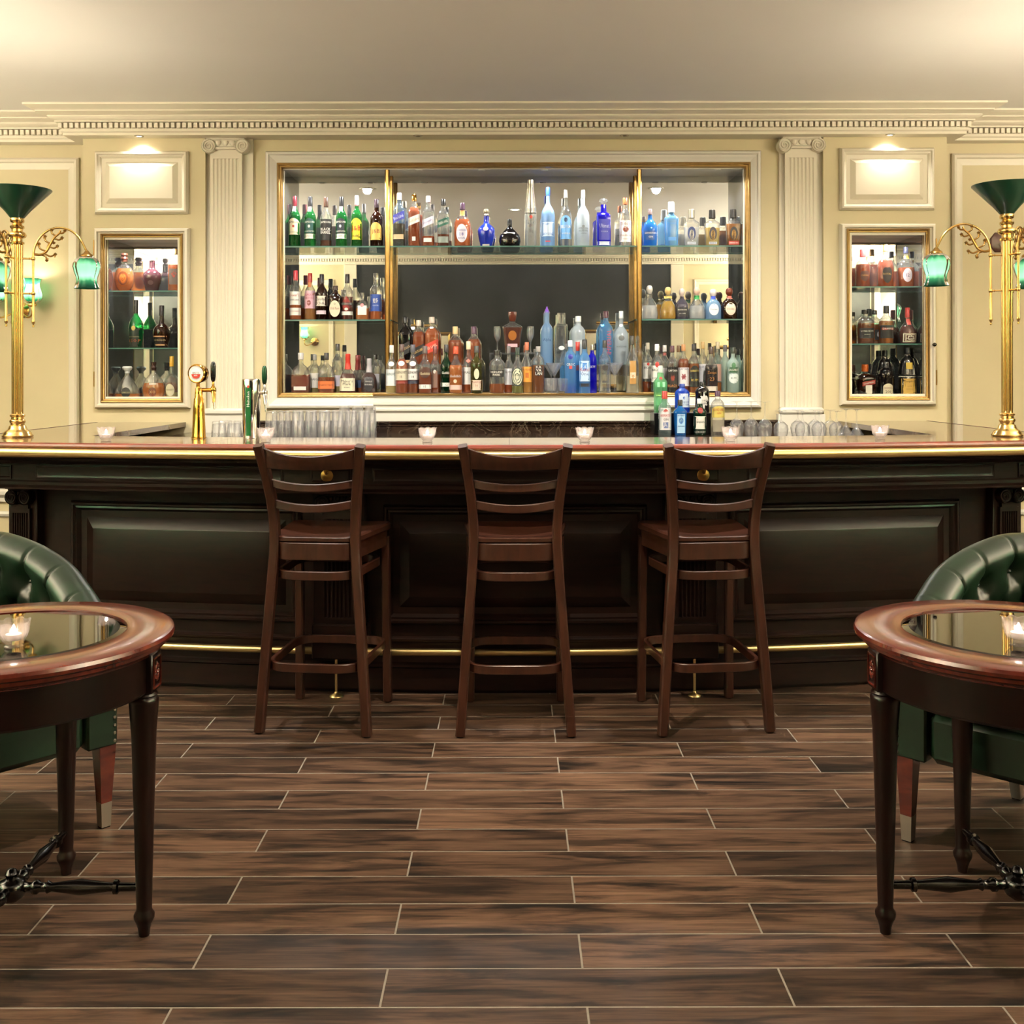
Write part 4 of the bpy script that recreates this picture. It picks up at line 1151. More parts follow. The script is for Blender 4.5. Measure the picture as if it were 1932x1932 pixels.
def candle(x, y, z, label, g):
    c = c0 if first[0] else copy_tree(c0); first[0] = False
    c.location = (x, y, z); c['label'] = label; c['group'] = g
for pxx, py, lab in ((200, 832, 'by the left lamp end, leftmost on the bar'), (501, 834, 'behind the left bar stool'), (806, 834.5, 'between the left and middle bar stools'), (1103, 834.5, 'between the middle and right bar stools'), (1378, 834, 'behind the right bar stool, by the gin bottles'), (1660, 831, 'by the right lamp end, rightmost on the bar')):
    d = (H - ZCT) * F / (py - HY)
    candle(X(pxx, d), d, ZCT + .0005, 'lit crystal candle cup on the counter ' + lab, 'crystal candle cups on the bar')
d = (H - .7385) * F / (1219 - HY)
candle(X(25, d), d, .739, 'lit crystal candle cup on the left cocktail table', 'crystal candle cups on the tables')
candle(X(1921, d), d, .739, 'lit crystal candle cup on the right cocktail table', 'crystal candle cups on the tables')

# ================================================================== LETTERING
_txt = {}
def text_mesh(s):
    """outline of a word, centred, one unit high"""
    if s in _txt: return _txt[s]
    cu = bpy.data.curves.new('t', 'FONT'); cu.body = s; cu.resolution_u = 1; cu.align_x = 'CENTER'; cu.size = 1.0
    ob = bpy.data.objects.new('t', cu); COL.objects.link(ob)
    bpy.context.view_layer.update()
    dg = bpy.context.evaluated_depsgraph_get()
    me = bpy.data.meshes.new_from_object(ob.evaluated_get(dg))
    v = [tuple(p.co) for p in me.vertices]; f = [tuple(p.vertices) for p in me.polygons]
    bpy.data.objects.remove(ob); bpy.data.curves.remove(cu); bpy.data.meshes.remove(me)
    if v:
        y0 = min(p[1] for p in v); y1 = max(p[1] for p in v); x0 = min(p[0] for p in v); x1 = max(p[0] for p in v)
        h = max(1e-6, y1 - y0); v = [((p[0] - (x0 + x1) / 2) / h, (p[1] - (y0 + y1) / 2) / h) for p in v]
    _txt[s] = (v, f); return _txt[s]

# ================================================================== BOTTLES
# kind: profile [(radius, height)] of the glass as shares of half width and full height, section power, depth ratio, cap (from, to, r0, r1, style)
KIND = {
 'irish':   ([(0, 0), (.93, 0), (1, .015), (1, .55), (.95, .60), (.78, .665), (.55, .71), (.42, .75), (.37, .80), (.36, .86)], 2, 1, (.80, 1, .40, .38, 'cyl')),
 'tall':    ([(0, 0), (.93, 0), (1, .015), (1, .60), (.93, .66), (.70, .71), (.46, .75), (.36, .80), (.34, .90)], 2, 1, (.86, 1, .40, .38, 'cyl')),
 'square':  ([(0, 0), (.93, 0), (1, .015), (1, .62), (.97, .665), (.80, .72), (.52, .77), (.40, .80), (.36, .83), (.36, .90)], 4.5, .95, (.87, 1, .42, .40, 'cyl')),
 'jb':      ([(0, 0), (.93, 0), (1, .015), (1, .56), (.9, .63), (.62, .69), (.42, .73), (.36, .78), (.34, .9)], 2, 1, (.82, 1, .38, .36, 'cyl')),
 'chivas':  ([(0, 0), (.86, 0), (.93, .02), (.97, .2), (1, .42), (.96, .52), (.78, .62), (.5, .68), (.34, .71), (.30, .78), (.28, .86)], 2.4, .8, (.84, 1, .31, .29, 'cyl')),
 'flagon':  ([(0, 0), (.62, 0), (.68, .02), (.82, .15), (.98, .32), (1, .40), (.9, .48), (.6, .55), (.36, .60), (.30, .66), (.30, .80)], 2.2, .8, (.80, 1, .34, .28, 'knob')),
 'squat':   ([(0, 0), (.8, 0), (.93, .05), (1, .2), (.97, .32), (.8, .45), (.5, .58), (.26, .68), (.20, .76), (.2, .84)], 2, .8, (.80, 1, .22, .2, 'cyl')),
 'elit':    ([(0, 0), (.95, 0), (1, .01), (1, .55), (.99, .58)], 2, 1, (.50, 1, 1.0, .46, 'cone')),
 'goose':   ([(0, 0), (.93, 0), (1, .012), (1, .50), (.94, .57), (.72, .64), (.45, .69), (.32, .73), (.29, .78), (.28, .90)], 2, 1, (.86, 1, .32, .30, 'cyl')),
 'ultimat': ([(0, 0), (.95, 0), (1, .012), (1, .60), (.96, .66), (.62, .70), (.42, .72), (.40, .80), (.38, .88)], 5, .9, (.88, 1, .66, .60, 'disc')),
 'herr':    ([(0, 0), (.86, 0), (.9, .02), (1, .58), (.96, .64), (.6, .69), (.40, .72), (.34, .76)], 5, .55, (.76, 1, .46, .42, 'cyl')),
 'patron':  ([(0, 0), (.9, 0), (.97, .02), (1, .10), (.96, .30), (.80, .45), (.55, .56), (.34, .62), (.30, .70), (.34, .72), (.3, .76)], 2.3, .9, (.76, 1, .40, .40, 'ball')),
 'julio':   ([(0, 0), (.95, 0), (1, .02), (1, .38), (.92, .48), (.70, .58), (.42, .65), (.32, .68), (.31, .74)], 3, .9, (.76, 1, .46, .44, 'ball')),
 'flask':   ([(0, 0), (.93, 0), (1, .02), (1, .36), (.97, .46), (.84, .57), (.58, .66), (.32, .71), (.25, .74), (.24, .84)], 3.2, .5, (.83, 1, .28, .28, 'cyl')),
 'makers':  ([(0, 0), (.95, 0), (1, .02), (1, .32), (.95, .42), (.76, .52), (.50, .59), (.34, .64), (.30, .70), (.28, .8)], 4, .75, (.62, 1, .36, .32, 'wax')),
 'livet':   ([(0, 0), (.93, 0), (1, .015), (1, .46), (.95, .54), (.78, .62), (.52, .69), (.38, .74), (.34, .80), (.34, .88)], 2.2, 1, (.84, 1, .38, .37, 'cyl')),
 'fidd':    ([(0, 0), (.93, 0), (1, .015), (1, .50), (.96, .57), (.76, .64), (.50, .70), (.37, .74), (.34, .80), (.33, .88)], 2.8, .9, (.84, 1, .40, .38, 'cyl')),
 'crown':   ([(0, 0), (.68, 0), (.72, .02), (.92, .50), (1, .62), (.97, .64), (.55, .70), (.30, .73), (.26, .76)], 6, .6, (.77, 1, .32, .44, 'gem')),
 'pillar':  ([(0, 0), (.95, 0), (1, .012), (1, .55), (.96, .62), (.78, .67), (.48, .71), (.42, .74), (.42, .92)], 2, 1, (.90, 1, .44, .12, 'cone')),
 'brick':   ([(0, 0), (.95, 0), (1, .012), (1, .74), (.96, .78), (.72, .79)], 6, .9, (.79, 1, .70, .68, 'cyl')),
 'medicine':([(0, 0), (.95, 0), (1, .012), (1, .62), (.95, .70), (.70, .77), (.42, .81), (.36, .84), (.36, .90)], 2.2, 1, (.88, 1, .42, .40, 'cyl')),
 'ketel':   ([(0, 0), (.95, 0), (1, .012), (1, .58), (.93, .65), (.70, .71), (.48, .75), (.44, .80), (.42, .86)], 3.2, .9, (.82, 1, .46, .44, 'cyl')),
 'shaker':  ([(0, 0), (.86, 0), (.9, .02), (.93, .30), (1, .60), (.98, .66), (.72, .72), (.50, .75), (.46, .80), (.44, .86)], 2.4, .9, (.86, 1, .40, .38, 'cyl')),
 'bombay':  ([(0, 0), (.80, 0), (.84, .015), (1, .62), (.95, .68), (.60, .75), (.40, .79), (.36, .84)], 5, .8, (.83, 1, .40, .38, 'cyl')),
 'apoth':   ([(0, 0), (.95, 0), (1, .015), (1, .62), (.96, .70), (.76, .78), (.48, .83), (.36, .86), (.34, .90)], 2, 1, (.88, 1, .38, .36, 'cyl')),
 'disc':    ([(0, 0), (.45, 0), (.55, .02), (.80, .10), (.97, .26), (1, .36), (.92, .50), (.70, .62), (.42, .69), (.26, .72), (.23, .78)], 2.3, .5, (.78, 1, .30, .28, 'bands')),
 'remy':    ([(0, 0), (.86, 0), (.9, .012), (.97, .3), (1, .42), (.92, .52), (.62, .62), (.36, .68), (.27, .72), (.25, .88)], 2, 1, (.72, 1, .28, .30, 'cyl')),
 'courv':   ([(0, 0), (.68, 0), (.74, .015), (.86, .12), (.99, .32), (1, .38), (.9, .46), (.62, .53), (.36, .57), (.29, .62), (.27, .76)], 2, 1, (.75, 1, .30, .29, 'cyl')),
 'fan':     ([(0, 0), (.92, 0), (.98, .03), (1, .14), (.86, .32), (.62, .48), (.36, .62), (.20, .71), (.18, .80)], 3, .34, (.78, 1, .18, .32, 'stopper')),
 'fan2':    ([(0, 0), (.72, 0), (.90, .06), (1, .20), (.95, .34), (.74, .50), (.42, .63), (.20, .70), (.17, .78)], 2.6, .36, (.76, 1, .20, .19, 'bands')),
 'bell':    ([(0, 0), (.92, 0), (1, .02), (1, .26), (.9, .38), (.62, .48), (.36, .54), (.31, .60), (.36, .66), (.30, .74)], 2, 1, (.76, 1, .34, .32, 'cyl')),
 'marnier': ([(0, 0), (.86, 0), (.92, .02), (1, .18), (1, .3), (.88, .42), (.58, .52), (.34, .60), (.26, .68), (.24, .86)], 2, .9, (.72, 1, .28, .27, 'cyl')),
 'cointreau':([(0, 0), (.95, 0), (1, .02), (1, .50), (.92, .60), (.60, .67), (.36, .70), (.33, .78)], 6, .95, (.76, 1, .38, .36, 'cyl')),
 'monk':    ([(0, 0), (.92, 0), (.96, .02), (.86, .36), (.80, .385), (.84, .40), (1, .42), (.97, .46), (.74, .70), (.60, .76), (.36, .80), (.30, .83), (.30, .86)], 3, .7, (.86, 1, .34, .32, 'cyl')),
}
def prof_r(pr, u):
    for (r0, z0), (r1, z1) in zip(pr[1:], pr[2:]):
        if z0 <= u <= z1 and z1 > z0: return r0 + (r1 - r0) * (u - z0) / (z1 - z0)
    return pr[-1][0]
def dense(pr):
    """smooth the shoulder with a few more rings"""
    out = [pr[0]]
    for i in range(1, len(pr) - 1):
        a, b = pr[i], pr[i + 1]; out.append(a)
        if b[1] - a[1] > .03 and abs(a[0] - b[0]) > .04:
            p = pr[i - 1] if i > 1 else a; q = pr[i + 2] if i + 2 < len(pr) else b
            for t in (.5,):
                m0r, m1r = (b[0] - p[0]) / 2, (q[0] - a[0]) / 2
                r = (a[0] + b[0]) / 2 + (m0r - m1r) / 8
                out.append((r, (a[1] + b[1]) / 2))
    out.append(pr[-1]); return out
_n = {'bottle': 0}
CAPM = {}
def capmat(c):
    if c == 'glass': return M['clear']
    if c == 'silver': return M['steel']
    if c == 'gold': return M['gold']
    return plain('cap_' + c.strip('#'), c, .3)
def paint(c, rough=.45):
    return plain('print_' + c.strip('#'), c, rough)
def bottle(kind, name, label, cat, x, y, z, w_, h_, glass_='clear', liq=None, fill=0, cap='#111111', labels=(), group=None, rz=0.0, seg=20, facets=None):
    pr, n, dep, cp = KIND[kind]
    t = thing(name, label, cat, (x, y, z), rz, group)
    R = w_ / 2; D = R * dep
    prd = dense(pr)
    fn = None
    if facets: fn = lambda a, zz: 1 + facets[1] * abs(cos(facets[0] * a / 2)) - facets[1] / 2
    key = (kind, round(w_, 4), round(h_, 4), facets)
    g = MB().lathe([(r * R, zz * h_) for r, zz in prd] , seg if not facets else 60, n=n, sy=dep, fn=fn)
    gm = M['clear'] if glass_ == 'clear' else glass_
    g.build('glass_body', gm, t, 50)
    if liq and fill > 0:
        lp = [(0, .012)] + [(max(.02, r - .06), max(.014, zz)) for r, zz in prd[1:] if zz < fill - .01]
        rr = prof_r(pr, fill) - .06
        lp += [(rr, fill), (0, fill)]
        MB().lathe([(r * R, zz * h_) for r, zz in lp], 16, n=n, sy=dep, fn=fn).build('liquid', liquid(liq) if isinstance(liq, str) else liq, t, 50)
    a, b, r0, r1, sty = cp
    a, b = a * h_, b * h_; r0, r1 = r0 * R, r1 * R; H_ = b - a
    if sty == 'cyl' : cpf = [(r0 * .9, a), (r0, a + .001), (r1, b - .002), (r1 * .9, b), (0, b)]
    elif sty == 'wax': cpf = [(r0 * 1.15, a - .004), (r0, a + H_ * .25), (r1 * .95, a + H_ * .55), (r1 * 1.05, a + H_ * .6), (r1, b - .003), (r1 * .8, b), (0, b)]
    elif sty == 'cone': cpf = [(r0 * 1.02, a), (r0 * .98, a + H_ * .1), (r1 * 1.02, b - H_ * .18), (r1 * 1.15, b - H_ * .16), (r1 * 1.1, b), (0, b)]
    elif sty == 'disc': cpf = [(r0 * .5, a), (r0 * .55, a + H_ * .35), (r0, a + H_ * .45), (r0 * 1.02, a + H_ * .7), (r1 * .8, b), (0, b)]
    elif sty == 'ball': cpf = [(r0 * .5, a - H_ * .1), (r0 * .62, a), (r0 * .9, a + H_ * .22), (r0, a + H_ * .5), (r0 * .85, a + H_ * .8), (r0 * .5, b - H_ * .03), (0, b)]
    elif sty == 'knob': cpf = [(r0 * .8, a), (r0, a + H_ * .1), (r0 * .7, a + H_ * .35), (r1 * 1.2, a + H_ * .6), (r1, b - H_ * .1), (0, b)]
    elif sty == 'gem': cpf = [(r0 * .7, a), (r0, a + H_ * .12), (r1, b - H_ * .08), (r1 * .9, b), (0, b)]
    elif sty == 'stopper': cpf = [(r0, a), (r0 * 1.1, a + H_ * .3), (r1 * 1.1, a + H_ * .55), (r1 * 1.25, b - H_ * .2), (r1, b), (0, b)]
    else: cpf = [(r0 * 1.1, a), (r0, a + H_ * .2), (r0 * 1.25, a + H_ * .35), (r0, a + H_ * .5), (r1, a + H_ * .6), (r1 * 1.3, a + H_ * .75), (r1 * 1.2, b), (0, b)]
    MB().lathe(cpf, 16, n=(n if sty in ('gem',) else 2), sy=(dep if sty == 'gem' else 1)).build('stopper' if sty in ('ball', 'disc', 'gem', 'knob', 'stopper') else 'cap', capmat(cap), t, 40)
    def face(xx, zz, eps):
        rr = prof_r(pr, zz / h_) * R; q = max(0.0, 1 - abs(min(1, abs(xx) / max(rr, 1e-5))) ** n)
        # fold the rim of the label round the side
        return -(rr * dep * q ** (1.0 / n)) - eps
    for L in labels:
        shape, wf, u0, u1, colr = L[:5]; texts = L[5] if len(L) > 5 else ()
        cxo = L[6] if len(L) > 6 else 0.0
        hw = wf * R; zc = (u0 + u1) / 2 * h_; hh = (u1 - u0) / 2 * h_
        if shape == 'rect': ol = [(a_, b_) for a_, b_ in [(-1 + i / 5, -1) for i in range(10)] + [(1, -1 + i / 2) for i in range(4)] + [(1 - i / 5, 1) for i in range(10)] + [(-1, 1 - i / 2) for i in range(4)]]
        elif shape == 'oval': ol = [(cos(2 * pi * k / 28), sin(2 * pi * k / 28)) for k in range(28)]
        elif shape == 'arch': ol = [(-1 + i / 4, -1) for i in range(8)] + [(1, -1), (1, -.4), (1, .2)] + [(cos(pi * k / 12), .35 + .65 * sin(pi * k / 12)) for k in range(13)] + [(-1, .2), (-1, -.4)]
        elif shape == 'shield': ol = [(0, -1), (.5, -.82), (.85, -.5), (1, 0), (1, .5), (.8, .85), (.4, 1), (0, .92), (-.4, 1), (-.8, .85), (-1, .5), (-1, 0), (-.85, -.5), (-.5, -.82)]
        elif shape == 'diamond': ol = [(0, -1), (.5, -.5), (1, 0), (.5, .5), (0, 1), (-.5, .5), (-1, 0), (-.5, -.5)]
        elif shape == 'slant':   # band rising to the right
            ol = [(-1 + i / 4, -1 + .75 * i / 8) for i in range(8)] + [(1, -.25), (1, .4)] + [(1 - i / 4, 1 - .75 * i / 8) for i in range(8)] + [(-1, .25), (-1, -.4)]
        pts = [(cxo * R + hw * p, zc + hh * q) for p, q in ol]; m = len(pts); cx_, cz_ = cxo * R, zc
        if colr:
            v = [(cx_, face(cx_, cz_, .0006), cz_)]; f = []
            ks = (.34, .67, 1.0)
            for k in ks:
                for (p, q) in pts:
                    a_, b_ = cx_ + (p - cx_) * k, cz_ + (q - cz_) * k
                    v.append((a_, face(a_, b_, .0006), b_))
            for i in range(m): f.append((0, 1 + i, 1 + (i + 1) % m))
            for j in range(len(ks) - 1):
                for i in range(m):
                    a_ = 1 + j * m; c_ = a_ + m
                    f.append((a_ + i, c_ + i, c_ + (i + 1) % m, a_ + (i + 1) % m))
            lo = MB().add(v, f).build('label', paint(colr), t, 80)
        else: lo = t
        for T in texts:
            s, tz, th, tcol = T[:4]; tw = T[4] if len(T) > 4 else None; ang = T[5] if len(T) > 5 else (.0 if shape != 'slant' else math.atan2(.75 * hh, 2 * hw))
            tv, tf = text_mesh(s)
            if not tv: continue
            sc = th * h_; wid = max(p[0] for p in tv) * 2 * sc
            sx_ = 1.0
            lim = (tw or 1.75) * hw
            if wid > lim: sx_ = lim / wid
            V = []
            for (p, q) in tv:
                a_, b_ = p * sc * sx_, q * sc
                a_, b_ = a_ * cos(ang) - b_ * sin(ang), a_ * sin(ang) + b_ * cos(ang)
                a_ += cx_; b_ += tz * h_
                V.append((a_, face(a_, b_, .0013), b_))
            MB().add(V, tf).build('lettering', paint(tcol), lo, 0)
    return t

GREEN = tinted('#2c8c47', .40); DGREEN = tinted('#0f3a20', .55); OLIVE = tinted('#5d5a2c', .5); PGREEN = tinted('#8fd8a4', .35)
BROWN = tinted('#2e1409', .75); BLACKG = plain('black_bottle_glass', '#0a0809', .07, coat=.4); COBALT = tinted('#2018d8', .62)
FROST = glass('frosted_glass', (.9, .95, .97), '#dfeaf0', .72, .15, 1.45); FROSTB = glass('frosted_blue_glass', (.7, .85, 1), '#a9d0f5', .66, .12, 1.45)
FROSTG = glass('frosted_green_glass', (.85, .95, .9), '#cfe6dd', .62, .15, 1.45)
SKY = tinted('#8cc6f2', .35); SAPH = tinted('#3f94e6', .5); RBLUE = plain('blue_flagon_glaze', '#1c2f9e', .1, coat=.5); PURP = plain('brown_flagon_glaze', '#4a2c34', .1, coat=.5)
LILAC = tinted('#6f6a7c', .6)
AMB, AMB2, DAMB, PALE, GOLDL, ORG = '#c8641a', '#b0500f', '#6a2a0a', '#e6bc78', '#dca42c', '#e07a28'
W, CR, BK = '#ece7dc', '#e3d9b8', '#151415'
CNT = [0]
def row(d, zb, group, items, lim=None):
    for it in items:
        kind, name, lab, cat, pxx, top, wpx, kw = it
        h_ = Z(top, d) - zb; w_ = wpx * d / F
        CNT[0] += 1
        dd = kw.pop('dy', 0.0) if 'dy' in kw else 0.0
        rz = kw.pop('rz', RAD(random.uniform(-5, 5)))
        xx = X(pxx, d) * (1 + dd / d)
        if lim: xx = min(max(xx, lim[0] + .008 + w_ / 2), lim[1] - .008 - w_ / 2)
        bottle(kind, name, lab, cat, xx, d + dd, zb + .0006, w_, h_ , group=group, rz=rz, **kw)
def horseshoe(c, b): return [('oval', .52, .16, .52, c), ('oval', .30, .16, .44, b), ('rect', .55, .04, .11, '#cfd3dc', [('HERRADURA', .075, .035, BK)])]
DB = 6.575
row(DB, ZS1, 'bottles on the top glass shelf', [
 ('irish', 'whiskey_bottle', 'green bottle with dark red cap and cream label, first on the top shelf', 'bottle', 556.4, 370, 22.6, dict(glass_=GREEN, liq='#2f5a20', fill=.62, cap='#5a1420', labels=[('arch', .92, .23, .555, CR, [('JAMESON', .47, .05, BK), ('IRISH WHISKEY', .28, .02, BK)]), ('rect', .18, .37, .42, '#b03a2a'), ('rect', .3, .70, .80, '#d8d4cc')])),
 ('irish', 'whiskey_bottle', 'green bottle with black cap and teal label above a white band', 'bottle', 586, 371, 22, dict(glass_=GREEN, cap='#17171a', labels=[('arch', .92, .26, .56, '#1c4a46', [('JAMESON', .48, .05, W), ('CASKMATES', .30, .026, W)]), ('rect', .92, .15, .25, W, [('STOUT EDITION', .2, .02, BK)]), ('oval', .2, .37, .43, W), ('rect', .3, .70, .80, '#d8d4cc')])),
 ('irish', 'whiskey_bottle', 'clear bottle with brown cap and black label on the top shelf', 'bottle', 615.7, 372, 22, dict(liq=DAMB, fill=.55, cap='#3a2418', labels=[('rect', .94, .12, .55, '#1b1a1c', [('JAMESON', .48, .05, W), ('BLACK', .345, .055, W), ('BARREL', .28, .055, W)])])),
 ('irish', 'whiskey_bottle', 'green bottle with black cap and navy label above a white band', 'bottle', 644.8, 371, 21.6, dict(glass_=GREEN, cap='#141416', labels=[('arch', .92, .26, .56, '#1d2530', [('JAMESON', .48, .05, W), ('CASKMATES', .30, .026, W)]), ('rect', .92, .15, .25, W, [('IPA EDITION', .2, .02, BK)]), ('oval', .2, .37, .43, W), ('rect', .3, .70, .80, '#d8d4cc')])),
 ('jb', 'whisky_bottle', 'green bottle with yellow label and red letters on the top shelf', 'bottle', 673.6, 369, 21.2, dict(glass_=GREEN, liq='#b89a1c', fill=.66, cap='#d8d2d0', labels=[('arch', .96, .13, .55, '#efd23a', [('J&B', .34, .13, '#c02a1c'), ('RARE', .2, .04, BK)]), ('rect', .30, .80, .96, '#b04a50')])),
 ('jb', 'whisky_bottle', 'dark bottle with orange-yellow label beside the left brass post', 'bottle', 711, 376, 25, dict(glass_=BROWN, cap='#2a1c24', labels=[('arch', .8, .13, .50, '#eec060', [('J&B', .30, .11, '#8a4a2c')])])),
 ('square', 'whisky_bottle', 'square clear bottle with slanted indigo label right of the left post', 'bottle', 753.8, 364, 22, dict(glass_=tinted('#a9c0d6', .12), liq='#7a5a2a', fill=.42, cap='#cfc2ac', labels=[('slant', .96, .42, .66, '#3a3a9a', [('Blue Label', .54, .06, '#d6d8f0')]), ('rect', .9, .13, .22, '#d8b98a')])),
 ('square', 'whisky_bottle', 'square amber bottle with gold cap and slanted white label', 'bottle', 782, 367, 22, dict(liq=AMB2, fill=.75, cap='gold', labels=[('slant', .97, .38, .62, W, [('Gold Label', .5, .05, '#b8904a')]), ('rect', .3, .10, .18, W)])),
 ('square', 'whisky_bottle', 'square clear bottle with pinkish cap and slanted pale lilac label', 'bottle', 809, 370, 22, dict(liq=AMB2, fill=.20, cap='#d8c4bc', labels=[('slant', .96, .36, .60, '#dcd8e6', [('Explorers', .48, .055, '#6a66a0')]), ('rect', .7, .08, .16, W)])),
 ('square', 'whisky_bottle', 'square clear bottle with black cap and slanted green label', 'bottle', 837, 376, 22, dict(liq='#7a3a14', fill=.25, cap='#121213', labels=[('slant', .97, .38, .62, '#1f5a48', [('GREEN LABEL', .5, .05, W)]), ('rect', .9, .07, .2, '#8d968c')])),
 ('chivas', 'whisky_bottle', 'rounded amber bottle with purple cap and white oval crest', 'bottle', 873, 383, 33, dict(liq=AMB, fill=.62, cap='#3a2236', labels=[('oval', .62, .08, .50, '#e8e4ee', [('CHIVAS', .36, .045, '#4a3a90'), ('18', .27, .08, '#4a3a90'), ('REGAL', .18, .04, '#4a3a90')]), ('rect', .26, .70, .82, '#c98a4a')])),
 ('flagon', 'whisky_flagon', 'cobalt blue ceramic flagon with silver stopper on the top shelf', 'bottle', 918, 394, 33, dict(glass_=RBLUE, cap='silver', labels=[('oval', .3, .40, .50, '#d8b0a0'), ('rect', .4, .01, .05, '#e8e2da')])),
 ('squat', 'liqueur_decanter', 'squat black round decanter with thin white shoulder band', 'bottle', 962, 414, 42, dict(glass_=BLACKG, cap='#121212', labels=[('rect', .7, .46, .49, '#e8e2d6')])),
 ('elit', 'vodka_bottle', 'tall slim clear bottle with long steel cone top', 'bottle', 1001.7, 340, 22, dict(cap='silver', labels=[('diamond', .3, .40, .47, '#c0402c'), ('rect', .8, .33, .39, None, [('elit', .35, .06, '#5a6066')])])),
 ('goose', 'vodka_bottle', 'frosted pale blue bottle with blue cap on the top shelf', 'bottle', 1034.5, 354, 26, dict(glass_=FROSTB, cap='#2a50c0', labels=[('rect', .9, .16, .40, '#cfe2f4', [('GREY GOOSE', .2, .04, '#3a5aa8')]), ('rect', .35, .065, .085, '#c04a50'), ('diamond', .5, .33, .40, '#6f94cc')])),
 ('goose', 'vodka_bottle', 'clear bottle with grey neck and sky blue arched label', 'bottle', 1068, 359, 22.6, dict(cap='#c9c2b8', labels=[('arch', .92, .12, .54, '#6fa8e0', [('BELUGA', .34, .055, W), ('VODKA', .22, .03, W)]), ('oval', .3, .42, .50, '#2a3a5a')])),
 ('goose', 'vodka_bottle', 'frosted white bottle with engraved grey palace on the top shelf', 'bottle', 1100.5, 359, 24, dict(glass_=FROST, cap='#dfe2e0', labels=[('rect', .8, .25, .35, None, [('BELVEDERE', .27, .035, '#5c6468'), ('VODKA', .22, .02, '#5c6468')]), ('rect', .75, .305, .32, '#7a8286'), ('diamond', .3, .32, .37, '#7a8286')])),
 ('ultimat', 'vodka_bottle', 'cobalt blue square bottle with glass disc stopper', 'bottle', 1139, 376, 26, dict(glass_=COBALT, cap='glass', labels=[('rect', .8, .12, .56, '#2a2a9c', [('Ultimat', .42, .085, '#c8ccf0'), ('VODKA', .3, .03, '#c8ccf0')]), ('rect', .96, .015, .09, '#cfd8ea')])),
 ('tall', 'vodka_bottle', 'clear bottle with copper cap and white label beside right brass post', 'bottle', 1180, 374, 22.6, dict(cap='#b05a34', labels=[('rect', .96, .08, .52, '#efe6de', [("Tito's", .46, .075, '#7a3a2a'), ('Handmade', .22, .05, '#7a4a3a'), ('VODKA', .14, .025, '#7a4a3a')]), ('oval', .5, .28, .40, '#7a3420')])),
 ('chivas', 'gin_bottle', 'light blue rounded bottle with blue label in the top right bay', 'bottle', 1227, 395, 27, dict(glass_=SAPH, cap='#6a5a5a', labels=[('rect', .9, .16, .40, '#23508e', [('SAMARITAN', .34, .045, W), ('GIN', .24, .05, W)])])),
 ('herr', 'tequila_bottle', 'pale blue square bottle with steel collar and white pourer', 'bottle', 1267, 382, 27, dict(glass_=SKY, cap='#d8dcdc', labels=[('rect', .8, .46, .54, None, [('TENJAKU', .5, .06, '#2a7ab8')]), ('rect', .55, .12, .2, '#4a8ac8')])),
 ('herr', 'tequila_bottle', 'clear square bottle with silver cap and blue horseshoe', 'bottle', 1305, 396, 28.6, dict(liq='#d8dce0', fill=.5, cap='silver', labels=horseshoe('#2a3a6a', '#c9c2b0'))),
 ('herr', 'tequila_bottle', 'clear square bottle with black cap and grey horseshoe', 'bottle', 1344, 397, 28, dict(liq=PALE, fill=.5, cap='#141414', labels=horseshoe('#3a3640', '#b08a4a'))),
 ('herr', 'tequila_bottle', 'amber square bottle with black cap, horseshoe and red base label', 'bottle', 1384, 396, 27.5, dict(liq='#a86a1c', fill=.6, cap='#141414', labels=horseshoe('#2a2420', '#b8863a')[:2] + [('rect', .7, .03, .13, '#c04a3a', [('HERRADURA', .08, .035, W)])])),
])
